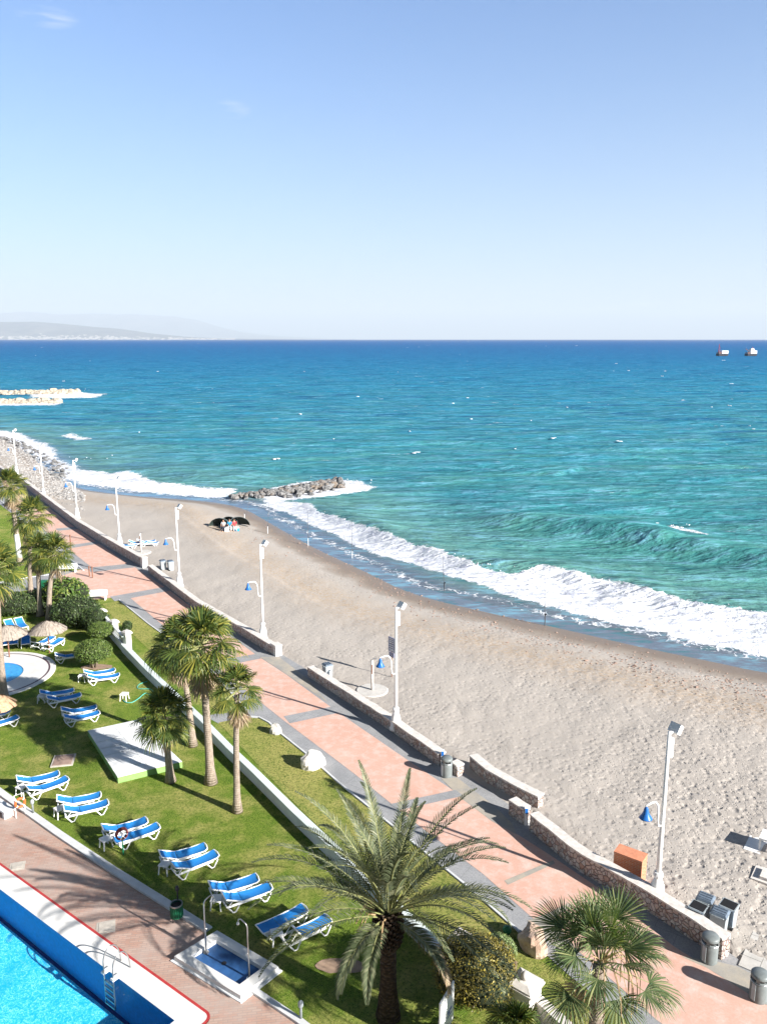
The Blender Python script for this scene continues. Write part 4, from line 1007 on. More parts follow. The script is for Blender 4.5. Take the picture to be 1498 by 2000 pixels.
for i in range(190):
    z = zt - 1.1 + 1.25 * i / 190; a = i * 2.39996; r = .30 + .10 * math.sin(math.pi * min(1, (z - zt + 1.15) / 1.3))
    mt = Matrix.Translation((r * math.cos(a), r * math.sin(a), z)) @ Matrix.Rotation(a, 4, 'Z') @ Matrix.Rotation(R(38), 4, 'Y')
    bt.box((.02, 0, .05), (.07, .13, .17), taper=.6, mat=mt)
bt.build('frond_bases', M['date_trunk'], t)
NF = 50
for i in range(NF):
    u = (i + .5) / NF; az = i * 2.39996 + rr.uniform(-.15, .15)
    el = R(86 - 66 * u ** .85) + rr.uniform(-.1, .1); L = rr.uniform(3.7, 4.4) * (.82 if u < .10 else 1.06); dr = R(rr.uniform(72, 100)) * (.55 + .32 * u)
    if u > .90: az = rr.choice((-2.35, -2.1, -.75, -.5, -.3)) + rr.uniform(-.15, .15); el = R(rr.uniform(-5, 15)); L = rr.uniform(2.3, 3.0); dr = R(85)
    elif u > .55 and -2.2 < (az + math.pi) % (2 * math.pi) - math.pi < -.95: az += 1.4 if rr.random() < .5 else -1.3
    f_, r_ = MB(), MB(); frond(f_, r_, (.16 * math.cos(az), .16 * math.sin(az), zt + .25 - .35 * u), az, el, L, dr, rr, curl=rr.uniform(-.35, .35))
    fo_ = f_.build('frond', M['date'] if i != NF - 2 else M['dead'], t); r_.build('midrib', M['stalk'], fo_)
fs = MB()
for i in range(9):
    az = rr.uniform(0, 6.3); fs.tube([(.2 * math.cos(az), .2 * math.sin(az), zt), (.7 * math.cos(az), .7 * math.sin(az), zt + .25), (1.0 * math.cos(az), 1.0 * math.sin(az), zt - .35)], [.03, .025, .015], 5)
fs.build('fruit_stalks', M['tan_stalk'], t)

# near fan palm, leaves as parts
cz = 4.9; cx, cy = P(1172, 1888, cz)
t = thing('near_fan_palm', 'big blue green fan palm spreading over the promenade in the near corner', 'palm tree', (cx, cy, 0))
t.name = 'fan_palm'
MB().tube([(0, -.1, 0), (.03, 0, 1.2), (0, .02, 2.8), (0, 0, cz)], [.30, .22, .20, .19], 16).build('trunk', M['fan_trunk'], t, True)
rr = random.Random(12)
NL = 26
for i in range(NL):
    u = (i + .5) / NL; el = R(84 - 112 * u ** 1.1) + rr.uniform(-.25, .25); az = i * 2.39996 + rr.uniform(-.45, .45)
    lf, st = MB(), MB(); fan_leaf(lf, st, (.08 * math.cos(az), .08 * math.sin(az), cz + .25 * (1 - u)), az, el, rr.uniform(.50, 1.25), rr.uniform(.85, 1.1), 38, (.06 + .30 * u) * rr.uniform(.7, 1.2), rr, 100)
    lo = lf.build('leaf', M['fan_near'] if u < .97 else M['dead'], t); st.build('leaf_stalk', M['stalk'], lo)
for i in range(15):
    az = rr.uniform(-2.6, 1.2); R0 = rr.uniform(.7, 1.25); fs = MB(); zz = cz + .15
    pts = [(0, 0, zz), (.5 * R0 * math.cos(az), .5 * R0 * math.sin(az), zz + .35), (R0 * math.cos(az), R0 * math.sin(az), zz - .2), (1.1 * R0 * math.cos(az), 1.1 * R0 * math.sin(az), zz - .9 - rr.random() * .8)]
    fs.tube(catmull(pts, 4), [.012] * 13, 4); fs.build('flower_stalk', M['tan_stalk'], t)
# low fan palm at the bottom edge
bx_, by_ = P(1005, 2012, 1.6)
t = thing('low_fan_palm', 'low yellow green fan palm under the ball topped pillar', 'palm tree', (bx_, by_, 0)); lv, st, dd = fan_crown(77, 1.1, nleaf=30, nseg=22, skirt=2)
MB().tube([(0, 0, 0), (0, 0, 1.3)], [.16, .13], 10).build('trunk', M['fan_trunk'], t, True)
for o, n_, mm in ((lv, 'crown', M['fan']), (st, 'leaf_stalks', M['stalk'])):
    o = o.build(n_, mm, t); o.location = (0, 0, 1.35)

# ================================================================== bushes
def bush(name, label, px, rad, n, leaf, mat, zc=None, stems=0, group=None, lumps=1, seed=0, loc=None, flat=False):
    p = loc or P(*px); rx, ry, rz_ = rad; zc = zc if zc is not None else rz_ * .9
    t = thing(name, label, 'bush', (p[0], p[1], 0), 0, group); rr = random.Random(seed + n); lv = MB(); core = MB()
    cs = [(0, 0, zc, 1.0)]
    for k in range(lumps - 1): a = rr.uniform(0, 6.3); cs.append((rx * .55 * math.cos(a), ry * .55 * math.sin(a), zc + rz_ * rr.uniform(-.25, .35), rr.uniform(.5, .7)))
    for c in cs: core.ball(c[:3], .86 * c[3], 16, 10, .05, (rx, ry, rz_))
    for i in range(n):
        c = cs[0] if rr.random() < .5 or lumps == 1 else rr.choice(cs[1:])
        v = Vector((rr.gauss(0, 1), rr.gauss(0, 1), rr.gauss(0, 1) + .25)).normalized(); k = c[3] * (.88 + .16 * rr.random() ** 1.5)
        q = Vector((c[0] + v.x * rx * k, c[1] + v.y * ry * k, c[2] + v.z * rz_ * k))
        if q.z < .05: continue
        a = (v + Vector((rr.gauss(0, .6), rr.gauss(0, .6), rr.gauss(0, .6)))).normalized(); b = a.cross(Vector((rr.gauss(0, 1), rr.gauss(0, 1), rr.gauss(0, 1)))).normalized(); c2 = a.cross(b)
        s = leaf * rr.uniform(.6, 1.3); lv.add([q - b * s, q - c2 * s * .45, q + b * s, q + c2 * s * .45], [(0, 1, 2, 3)])
    core.build('inner_twigs', M['bush_core'], t, True); lv.build('foliage', mat, t)
    if stems:
        sm = MB()
        for k in range(stems): a = 6.28 * k / stems + rr.random(); sm.tube([(.12 * math.cos(a), .12 * math.sin(a), 0), (.25 * rx * math.cos(a), .25 * ry * math.sin(a), zc * .5), (.5 * rx * math.cos(a), .5 * ry * math.sin(a), zc)], [.06, .045, .03], 6)
        sm.build('stems', M['twig'], t, True)
    return t
g_ = 'bushes by the balustrade wall'
bush('clipped_bush', 'large clipped dome bush on pale stems shading a blue sunbed', (184, 1304), (1.2, 1.2, .72), 5200, .055, M['bush_mid'], 1.15, 5, g_, seed=1)
bush('clipped_bush', 'medium clipped dome bush between the large dome and the balustrade', (198, 1256), (.92, .9, .55), 3200, .055, M['bush_mid'], .95, 4, g_, seed=2)
bush('clipped_bush', 'small shaggy dome bush farthest up beside the pillar', (184, 1232), (.95, .9, .75), 2600, .07, M['bush_dark'], 1.0, 3, g_, seed=3, lumps=4)
bush('shrub', 'dark dense shrub at the foot of the balustrade behind the dome bushes', (152, 1222), (1.9, 1.5, 1.15), 4200, .09, M['bush_dark'], 1.1, 0, g_, seed=4, lumps=6)
bush('shrub', 'glossy shrub with upright bright leaves beside the twin palm trunks', (133, 1194), (1.6, 1.4, 1.35), 2600, .14, M['shrub_glossy'], 1.4, 4, g_, seed=5, lumps=6)
bush('hedge', 'dark hedge beside the grey garden path, left of the twin palm trunks', (30, 1200), (2.4, 1.0, .95), 4200, .09, M['bush_dark'], .85, 0, None, seed=6, lumps=7)
bush('hedge', 'low dark hedge between the slim palm trunks and the path', (78, 1190), (1.6, .9, .85), 2600, .09, M['bush_dark'], .75, 0, None, seed=7, lumps=5)
bush('shrub', 'large round bronze and yellow leaved bush below the stepped pillar', (922, 1962), (1.3, 1.1, 1.15), 13000, .042, M['bush_bronze'], 1.3, 3, None, seed=8, lumps=5)
bush('clipped_bush', 'pale green round bush on the verge behind the parapet', (972, 1895), (.62, .58, .58), 3600, .035, M['bush_lite'], .72, 3, None, seed=9)
bush('small_plant', 'tiny spiky plant alone on the upper verge', (249, 1232), (.35, .35, .4), 300, .10, M['bush_dark'], .35, 0, None, seed=10)

# ================================================================== sun loungers
def make_lounger(back, nm=''):
    t = thing('sun_lounger', '', 'sun lounger'); L = 1.92; W = .285; h = .35; x0 = -.96; xb = -.28
    fr = MB()
    for s in (-1, 1):
        fr.tube([(xb - .62, s * W, h - .03), (xb, s * W, h), (.5, s * W, h), (.82, s * W, h + .02), (.94, s * W * .85, h + .07)], .026, 6)
        fr.box((-.1, s * (W + .01), h - .035), (1.5, .035, .07))
    fr.tube([(.94, -W * .85, h + .07), (.97, 0, h + .08), (.94, W * .85, h + .07)], .026, 6); fr.tube([(xb - .62, -W, h - .03), (xb - .62, W, h - .03)], .03, 6); fr.tube([(.1, -W, h - .05), (.1, W, h - .05)], .025, 6)
    fr.build('frame', M['white_plastic'], t)
    for x in (-.62, .62):
        for s in (-1, 1):
            lg = MB(); lg.tube([(x - .26, s * W, h - .04), (x - .05, s * (W + .02), .03), (x + .05, s * (W + .02), .03), (x + .24, s * W, h - .04)], .028, 6); lg.build('leg', M['white_plastic'], t)
    mt = MB(); n = 8; vs = []
    for k in range(n + 1):
        u = k / n; x = xb + .02 + (.90 - xb) * u; z = h + .035 - .035 * math.sin(math.pi * u) + .05 * u ** 6
        for j in range(5): v = j / 4; vs.append((x, (-1 + 2 * v) * W * .93, z - .03 * math.sin(math.pi * v)))
    mt.add(vs, [(k * 5 + j, (k + 1) * 5 + j, (k + 1) * 5 + j + 1, k * 5 + j + 1) for k in range(n) for j in range(4)])
    mt.add([(a, b, c - .018) for a, b, c in vs], [(k * 5 + j, k * 5 + j + 1, (k + 1) * 5 + j + 1, (k + 1) * 5 + j) for k in range(n) for j in range(4)])
    mt.build('seat_mat', M['blue_mat'], t, True)
    bk_ = MB(); vs = []; a = R(back); Lb = .70
    for k in range(7):
        u = k / 6; x = xb - Lb * u * math.cos(a); z = h + .035 + Lb * u * math.sin(a) - .03 * math.sin(math.pi * u)
        for j in range(5): v = j / 4; vs.append((x, (-1 + 2 * v) * W * .93, z - .03 * math.sin(math.pi * v)))
    bk_.add(vs, [(k * 5 + j, k * 5 + j + 1, (k + 1) * 5 + j + 1, (k + 1) * 5 + j) for k in range(6) for j in range(4)])
    bk_.add([(a_, b_, c_ - .018) for a_, b_, c_ in vs], [(k * 5 + j, (k + 1) * 5 + j, (k + 1) * 5 + j + 1, k * 5 + j + 1) for k in range(6) for j in range(4)])
    b_ = bk_.build('backrest', M['blue_mat'], t, True)
    bf = MB(); ex, ez = xb - Lb * math.cos(a), h + .03 + Lb * math.sin(a)
    for s in (-1, 1): bf.tube([(xb, s * W, h), (ex, s * W, ez)], .027, 6)
    bf.tube([(ex, -W, ez), (ex, W, ez)], .027, 6)
    if back > 8:
        for s in (-1, 1): bf.tube([((xb + ex) / 2, s * W * .8, (h + ez) / 2), (xb - .5, s * W * .8, h - .03)], .016, 5)
    bf.build('backrest_frame', M['white_plastic'], b_)
    return t
LG = {b: Once(lambda b=b: make_lounger(b)) for b in (3, 22, 55)}
lg_list = [  # head px, foot px, backrest, label
    ((42, 1527), (106, 1512), 22, 'blue lounger on the far side of the pair nearest the orange life ring'),
    ((60, 1545), (125, 1522), 22, 'blue lounger on the near side of the pair nearest the orange life ring'),
    ((122, 1566), (186, 1554), 22, 'far blue lounger of the pair between the life ring pair and the hose reel'),
    ((134, 1585), (202, 1569), 22, 'near blue lounger of the pair between the life ring pair and the hose reel'),
    ((210, 1623), (277, 1604), 22, 'far blue lounger of the pair with a hose reel standing at its head'),
    ((236, 1638), (299, 1616), 3, 'near blue lounger partly hidden by the hose reel'),
    ((321, 1676), (394, 1655), 22, 'far blue lounger of the partly shaded pair above the green bin'),
    ((345, 1697), (416, 1669), 22, 'near blue lounger of the partly shaded pair above the green bin'),
    ((418, 1738), (495, 1716), 22, 'far blue lounger of the pair right behind the two outdoor showers'),
    ((446, 1758), (519, 1733), 22, 'near blue lounger of the pair right behind the two outdoor showers'),
    ((516, 1812), (589, 1776), 3, 'flat blue lounger under the tip of a date palm frond'),
    ((562, 1832), (634, 1797), 55, 'blue lounger with its backrest folded up, nearest the date palm'),
    ((166, 1317), (222, 1308), 22, 'far pale blue lounger of the sunny pair in front of the large dome bush'),
    ((176, 1325), (228, 1318), 22, 'near pale blue lounger of the sunny pair in front of the large dome bush'),
    ((82, 1357), (140, 1348), 22, 'far dark blue lounger of the shaded pair beside the paddling pool'),
    ((97, 1368), (153, 1357), 22, 'near dark blue lounger of the shaded pair beside the paddling pool'),
    ((124, 1391), (184, 1381), 22, 'far blue lounger of the striped pair just above the white platform'),
    ((130, 1405), (189, 1392), 22, 'near blue lounger of the striped pair just above the white platform'),
    ((-48, 1404), (15, 1388), 22, 'farther of two blue loungers cut off beside the tan thatched parasol'),
    ((-34, 1420), (34, 1400), 22, 'nearer of two blue loungers cut off beside the tan thatched parasol'),
    ((114, 1283), (160, 1276), 22, 'single dark blue lounger in the shadow of the large dome bush'),
    ((67, 1261), (103, 1243), 22, 'blue lounger under the thatched parasol beside its pole'),
    ((86, 1266), (122, 1246), 22, 'blue lounger in the sun just right of the thatched parasol pole'),
    ((28, 1238), (25, 1262), 22, 'middle blue lounger of the three facing the paddling pool'),
    ((50, 1238), (50, 1262), 22, 'darkest of the three blue loungers facing the paddling pool'),
    ((9, 1240), (6, 1264), 22, 'blue lounger nearest the bare pale trunk, of the three facing the paddling pool'),
    ((14, 1215), (30, 1230), 22, 'blue lounger mostly hidden by the grey thatched parasol'),
    ((34, 1211), (50, 1227), 22, 'blue lounger behind the grey parasol, by the hedge'),
]
for h_, f_, b, lb_ in lg_list:
    a, c = P(*h_, .42), P(*f_, .42); LG[b](((a[0] + c[0]) / 2, (a[1] + c[1]) / 2, .01), math.atan2(c[1] - a[1], c[0] - a[0]), lb_, 'blue sun loungers on the hotel lawn')
def make_stool():
    t = thing('stool_table', '', 'side table')
    MB().box((0, 0, .41), (.42, .42, .05), taper=.94).build('top', M['white_plastic'], t)
    for a in (-1, 1):
        for b in (-1, 1): MB().tube([(a * .16, b * .16, .39), (a * .20, b * .20, 0)], [.035, .026], 6).build('leg', M['white_plastic'], t)
    return t
ST = Once(make_stool)
for q, lb_ in (((43, 1545), 'white stool table at the pair of loungers by the life ring'), ((117, 1588), 'white stool table at the second pair of loungers from the life ring'), ((207, 1648), 'white stool table just left of the hose reel'),
               ((323, 1697), 'white stool table at the half shaded pair above the green bin'), ((424, 1765), 'white stool table behind the farther outdoor shower post'), ((541, 1832), 'white stool table between the last two loungers near the date palm'),
               ((161, 1325), 'white stool table at the sunny pair by the large dome bush'), ((81, 1366), 'white stool table at the shaded pair by the paddling pool'), ((243, 1362), 'lone white stool with a turquoise hose over it')):
    p = P(q[0], q[1], .2); ST((p[0], p[1], .01), R(20 + q[0]), lb_, 'white plastic stool tables')
# ---- thatched parasols
def parasol(px, top_z, r, mat, label):
    p = P(*px, top_z - .25); t = thing('thatched_parasol', label, 'parasol', (p[0], p[1], 0)); rr = random.Random(px[0] + 5)
    MB().tube([(0, 0, 0), (0, 0, top_z)], .045, 8).build('pole', M['wood'], t)
    c = MB()
    for lay in range(4):
        n = 40; ro = r * (.35 + .65 * (lay + 1) / 4); ri = r * .2 * lay; zo = top_z - .62 * (ro / r) ** 1.3; zi = top_z - .55 * (ri / r) ** 1.3 + .03
        for k in range(n):
            a = 6.2832 * (k + rr.uniform(-.3, .3)) / n; w = .13; e = ro * rr.uniform(.90, 1.07)
            c.add([(ri * math.cos(a - w * .4), ri * math.sin(a - w * .4), zi), (ri * math.cos(a + w * .4), ri * math.sin(a + w * .4), zi), (e * math.cos(a + w), e * math.sin(a + w), zo - rr.uniform(0, .08)), (e * math.cos(a - w), e * math.sin(a - w), zo - rr.uniform(0, .08))], [(0, 1, 2, 3)])
    c.lathe([(r * .97, top_z - .66), (r * .6, top_z - .36), (.05, top_z - .02)], 20, closed=False)
    c.build('canopy', mat, t)
parasol((92, 1220), 2.3, 1.25, M['thatch'], 'grey thatched parasol over the pair of loungers beside the twin palm trunks'); parasol((13, 1229), 2.3, 1.3, M['thatch'], 'grey thatched parasol half hidden by the bare palm trunk'); parasol((-10, 1366), 2.4, 1.05, M['thatch_tan'], 'tan thatched parasol at the edge of the lawn beside the paddling pool')

# ================================================================== platform, covers, shower, bin, ladder
pp = [P(*q, .32) for q in ((171, 1427), (230, 1519), (356, 1488), (268, 1406))]
t = thing('stage', 'low white platform with green painted sides on the lawn', 'platform')
MB().prism(pp, 0, .30).build('sides', M['green_paint'], t)
cen = Vector((sum(p[0] for p in pp) / 4, sum(p[1] for p in pp) / 4)); n_ = 7; tb = MB()
A, B, C_, D_ = [Vector(p) for p in pp]
for i in range(n_):
    u0, u1 = i / n_ + .004, (i + 1) / n_ - .004
    for v0, v1 in ((0, .497), (.503, 1)):
        f2 = lambda u, v: tuple((A.lerp(B, u)).lerp(D_.lerp(C_, u), v)); tb.prism([f2(u0, v0), f2(u1, v0), f2(u1, v1), f2(u0, v1)], .30, .325 + .001 * (i % 2))
tb.build('white_boards', simple('white_boards', (.66, .67, .68), .7, .16, 1.3), t)
def cover(px, sz, mat, label, h=.03, frame=True, rz=.3):
    p = P(*px); t = thing('access_cover', label, 'access cover', (p[0], p[1], .0), rz)
    MB().box((0, 0, h / 2), (sz[0] + .16, sz[1] + .16, h)).build('frame', M['plate'], t); MB().box((0, 0, h), (sz[0], sz[1], .03)).build('lid', mat, t)
cover((124, 1487), (.9, 1.0), M['rust_plate'], 'rusty square access cover in a pale frame on the lawn', .06, rz=.2)
cover((34, 1693), (.42, .42), M['plate'], 'pale square cover set in the deck inside the palm shadow', .012); cover((207, 1812), (.5, .5), M['plate'], 'pale square cover set in the sunny part of the deck', .012)
cover((309, 1268), (.35, .25), M['plate'], 'small pale cover on the upper verge by the glass wall', .03)
cover((41, 1418), (.6, .3), M['white_stone'], 'white slab lying on the lawn beside the paddling pool', .03) if False else None
# shower tray
so_ = [P(*q, .22) for q in ((340, 1868), (424, 1817), (544, 1888), (470, 1945))]; O, X1, XY, Y1 = [Vector(p) for p in so_]
t = thing('shower_tray', 'white raised foot bath with a blue basin beside the deck', 'shower tray')
bil = lambda u, v: tuple(O.lerp(X1, u).lerp(Y1.lerp(XY, u), v))
outer = [(0, 0), (1, 0), (1, 1), (0, 1)]; a_, b_ = .20, .13
inn = [(a_, b_), (1 - a_, b_), (1 - a_, 1 - b_), (a_, 1 - b_)]
rim = MB()
for i in range(4):
    j = (i + 1) % 4; rim.prism([bil(*outer[i]), bil(*outer[j]), bil(*inn[j]), bil(*inn[i])], -.02, .20 + .0005 * i)
rim.build('rim', M['coping'], t); MB().sheet([bil(*q) for q in inn], .05).build('basin', M['tray_blue'], t)
ed = MB(); e0 = [bil(-.05, -.03), bil(1.05, -.03), bil(1.05, 1.03), bil(-.05, 1.03)]; ed.prism(e0, -.02, .04); ed.build('plinth', M['white_wall'], t)
dr = bil(.5, .45); MB().lathe([(.09, .052), (.09, .06)], 14, (dr[0], dr[1], 0)).build('drain', M['dark_metal'], t)
def shower(px, flip, label):
    p = P(*px, .05); t = thing('shower_post', label, 'shower', (p[0], p[1], .05), flip, 'outdoor showers in the foot bath')
    MB().tube([(0, 0, 0), (0, 0, 1.0), (0, 0, 1.95), (.05, 0, 2.08), (.22, 0, 2.22), (.30, 0, 2.20), (.33, 0, 2.08)], [.035, .03, .026, .022, .02, .02, .02], 8).build('pipe', M['steel'], t, True)
    MB().lathe([(.03, 1.96), (.055, 1.9), (.055, 1.87)], 12, (.33, 0, .14)).build('shower_head', M['steel'], t); MB().lathe([(.10, 0), (.10, .03), (.05, .05)], 12).build('foot', M['steel'], t); MB().ball((.04, 0, .95), .035).build('push_button', M['steel'], t)
shower((403, 1862), R(15), 'steel shower post at the far side of the blue basin'); shower((487, 1912), R(165), 'steel shower post at the near side of the blue basin')
# green bin
p = P(346, 1797); t = thing('litter_bin', 'green slatted litter bin with a dark pole beside the deck kerb', 'litter bin', (p[0], p[1], 0))
b1 = MB(); b1.lathe([(.19, .16), (.22, .62)], 18, closed=False)
for k in range(18): a = k * .349; b1.box((.22 * math.cos(a), .22 * math.sin(a), .40), (.03, .055, .46), a)
b1.build('slatted_drum', M['green_bin'], t); MB().lathe([(.235, .62), (.235, .68), (.21, .68), (.21, .62)], 18, closed=False).build('rim', M['steel'], t); MB().lathe([(.20, .18), (.20, .60)], 16).build('liner', M['black'], t)
MB().tube([(.0, .24, 0), (0, .24, 1.05)], .03, 8).build('pole', M['dark_metal'], t); MB().ball((0, .24, 1.12), .075, sc=(1, .6, 1.8)).build('pole_cap', M['dark_metal'], t, True); MB().tube([(-.1, -.18, 0), (-.1, -.18, .2)], .02, 6).build('foot', M['dark_metal'], t)
# pool ladder and curved rails
lp = Vector(P(228, 1898)); lp = pa + pt * (lp - pa).dot(pt) + pn * .02; t = thing('pool_ladder', 'steel pool ladder with white brackets at the edge of the main pool', 'ladder', (lp.x, lp.y, 0), math.atan2(pt.y, pt.x))
for s in (-1, 1):
    y0 = s * .26; MB().tube(catmull([(y0, .12, -1.15), (y0, .12, .02), (y0, .10, .55), (y0, -.10, .84), (y0, -.34, .80), (y0, -.50, .5), (y0, -.56, .03)][::1], 4), .022, 8).build('handrail', M['steel'], t, True)
    MB().box((y0, .02, .05), (.16, .34, .07), taper=.9).build('bracket', M['white_plastic'], t)
for k in range(5): MB().box((0, .12, -.25 - .22 * k), (.50, .07, .03)).build('rung', M['steel'], t)
# which side is the water: +y of the ladder must be pn
if (Matrix.Rotation(math.atan2(pt.y, pt.x), 2) @ Vector((0, 1))).dot(pn) < 0: t.scale = (1, -1, 1)
# life ring
p = P(42, 1597); t = thing('life_ring', 'orange life ring hanging on a white stand at the deck kerb', 'life ring', (p[0], p[1], 0), R(40))
def torus(mb, c, Rm, rm, n=24, m=8, mat=None):
    vs = [((Rm + rm * math.cos(2 * math.pi * j / m)) * math.cos(2 * math.pi * i / n), rm * math.sin(2 * math.pi * j / m), (Rm + rm * math.cos(2 * math.pi * j / m)) * math.sin(2 * math.pi * i / n)) for i in range(n) for j in range(m)]
    vs = [(a + c[0], b + c[1], e + c[2]) for a, b, e in vs]; mb.add(vs, [(i * m + j, i * m + (j + 1) % m, ((i + 1) % n) * m + (j + 1) % m, ((i + 1) % n) * m + j) for i in range(n) for j in range(m)], mat)
rg = MB(); torus(rg, (0, 0, .72), .20, .055); ro = rg.build('ring', M['orange'], t, True)
bd = MB()
for k in range(4): a = k * 1.5708 + .78; bd.ball((.20 * math.cos(a), 0, .72 + .20 * math.sin(a)), .062, 8, 6)
bd.build('white_bands', M['white_plastic'], ro, True); sdm = MB(); sdm.tube([(-.2, .08, 0), (-.2, .08, 1.1), (.2, .08, 1.1), (.2, .08, 0)], .022, 6); sdm.build('stand', M['white_plastic'], t)
# bollard lights
for q, lb_ in (((65, 1590), 'grey bollard light on the lawn beside the life ring'), ((588, 1994), 'grey bollard light on the shaded lawn near the deck corner')):
    p = P(*q); t = thing('bollard_light', lb_, 'garden light', (p[0], p[1], 0), 0, 'grey garden bollard lights'); MB().lathe([(.05, 0), (.045, .5)], 10).build('post', M['grey_metal'], t, True); MB().lathe([(.07, .5), (.085, .56), (.085, .66), (.03, .72)], 12).build('head', M['bin_grey'], t, True)
# hose reel
p = P(241, 1670); t = thing('hose_reel', 'hose reel with dark red coils on a thin green post by a lounger', 'hose reel', (p[0], p[1], 0), R(35))
MB().tube([(0, 0, 0), (0, 0, .8)], .03, 6).build('post', M['green_bin'], t); hr = MB()
for k in range(4): torus(hr, (0, -.06 + .05 * k, .95), .22 + .02 * (k % 2), .026, 20, 6)
hr.build('hose_coil', simple('dark_red_hose', (.16, .03, .03), .5), t, True); MB().tube([(0, -.16, .95), (0, .16, .95)], .05, 8).build('hub', M['white_plastic'], t)
hs_ = MB()
for k in range(3): a = k * 1.047; hs_.tube([(.2 * math.cos(a), -.1, .95 + .2 * math.sin(a)), (-.2 * math.cos(a), -.1, .95 - .2 * math.sin(a))], .012, 5)
hs_.build('spokes', M['white_plastic'], t)
# garden hose
hp = catmull([(*P(x, y), .03) for x, y in ((240, 1368), (246, 1373), (258, 1373), (270, 1366), (285, 1355), (300, 1362), (296, 1348), (270, 1346), (272, 1338), (288, 1332))], 6)
tag(MB().tube(hp, .022, 6).build('garden_hose', M['hose'], smooth=True), 'thin turquoise garden hose snaking over the lawn from the lone stool', 'hose')
# white bench block at the deck edge
p = P(5, 1582, .2); t = thing('pool_bench', 'low white stone seat at the upper deck edge', 'bench', (p[0], p[1], 0), R(-38)); MB().box((0, 0, .36), (1.3, .5, .10)).build('seat', M['white_wall'], t)
for x in (-.45, .45): MB().box((x, 0, .155), (.16, .42, .31)).build('leg', M['white_wall'], t)
# white notice board
zt_ = 1.9; p = P(872, 1985, 1.2); t = thing('notice_board', 'tilted white notice panel with a small blue mark at the bottom of the lawn', 'sign', (p[0], p[1], 0), R(62))
MB().box((0, 0, 1.35), (1.0, .05, 1.35)).build('panel', M['white_paint'], t)
for x in (-.42, .42): MB().box((x, .05, .7), (.06, .05, 1.4)).build('post', M['grey_metal'], t)
mk = MB(); mk.box((.1, -.03, 1.25), (.12, .012, .10)); mk.box((.25, -.03, 1.28), (.14, .012, .05)); mk.box((.14, -.03, 1.12), (.3, .012, .03)); mk.build('blue_mark', M['sign_blue'], t)

# ================================================================== promenade and beach objects
def round_bin(px, label):
    p = P(*px); t = thing('litter_bin', label, 'litter bin', (p[0], p[1], 0), R(-150), 'grey cylindrical litter bins on the promenade')
    MB().lathe([(.27, 0), (.28, .04), (.28, .72), (.27, .74)], 24).build('drum', M['grey_metal'], t, True); MB().lathe([(.20, .74), (.20, .86)], 16).build('inner_liner', M['black'], t)
    MB().lathe([(.285, .86), (.29, .90), (.285, .96), (.25, 1.0)], 24).build('lid', M['grey_metal'], t, True)
    for k in range(4): a = k * 1.5708 + .4; MB().box((.265 * math.cos(a), .265 * math.sin(a), .8), (.02, .12, .14), a).build('lid_strut', M['grey_metal'], t)
    torus_m = MB(); torus_m.lathe([(.29, .72), (.30, .735), (.29, .75)], 24, closed=False); torus_m.build('rim', M['steel'], t)
    MB().box((.285, 0, .4), (.012, .14, .6), 0).build('vertical_panel', M['bin_grey'], t)
round_bin((1384, 1877), 'grey cylindrical litter bin in front of the near wall end'); round_bin((1480, 1952), 'grey cylindrical litter bin at the right edge beside the slab path'); round_bin((872, 1516), 'grey cylindrical litter bin in front of the middle wall opening')
def wheelie(loc, rz, label, mat, open_=False, grp=None):
    t = thing('wheeled_bin', label, 'wheeled bin', loc, rz, grp)
    MB().box((0, 0, .48), (.42, .46, .86), taper=1.18).build('body', mat, t)
    MB().box((0, 0, .90), (.54, .58, .05)).build('rim', mat, t)
    if not open_:
        l = MB(); l.box((0, 0, .96), (.54, .60, .07), taper=.8)
        for k in range(3): l.box((-.14 + .14 * k, 0, 1.0), (.05, .46, .03))
        l.build('lid', M['bin_lid'], t)
    else:
        MB().box((0, 0, .928), (.46, .50, .01)).build('dark_inside', M['black'], t); MB().box((-.31, 0, .62), (.05, .54, .62)).build('lid', M['bin_lid'], t)
    MB().tube([(-.28, -.2, .9), (-.33, -.2, .93), (-.33, .2, .93), (-.28, .2, .9)], .018, 6).build('handle', mat, t)
    for s in (-1, 1): MB().tube([(-.2, s * .2, .09), (-.2, s * .26, .09)], .09, 12).build('wheel', M['black'], t)
g0 = G(1392, 1818)
for dx, dy, op, lb_ in ((-.55, .10, True, 'open wheeled bin nearest the stone wall, of the four beside the wall'), (-.12, .55, False, 'lidded wheeled bin at the back of the four beside the wall'), (.10, -.22, False, 'lidded wheeled bin at the front of the four beside the wall'), (.60, .20, True, 'open wheeled bin on the seaward side of the four beside the wall')):
    wheelie((g0[0] + dx, g0[1] + dy, g0[2]), R(48 if op else 52), lb_, M['bin_grey'], op, 'four wheeled bins behind the wall')
for q, lb_ in (((640, 1325), 'lone grey wheeled bin on the sand behind the wall by the middle opening'), ((319, 1114), 'left of the two small grey bins on the sand beside a lamp post'), ((334, 1115), 'right of the two small grey bins on the sand beside a lamp post')):
    wheelie(G(*q), R(30), lb_, M['bin_grey'], False, 'grey bins on the sand')
# brick box
p = G(1228, 1722); ob = MB(); t = thing('brick_box', 'orange brick cabinet standing on the sand behind the stone wall', 'brick cabinet', (p[0], p[1], -.1), R(-36))
MB().box((0, 0, .65), (1.12, .62, 1.3)).build('brick_body', M['brick'], t); MB().box((0, 0, 1.32), (1.14, .64, .05)).build('top_course', simple('brick_top', (.58, .24, .14), .85, .2, 5), t)
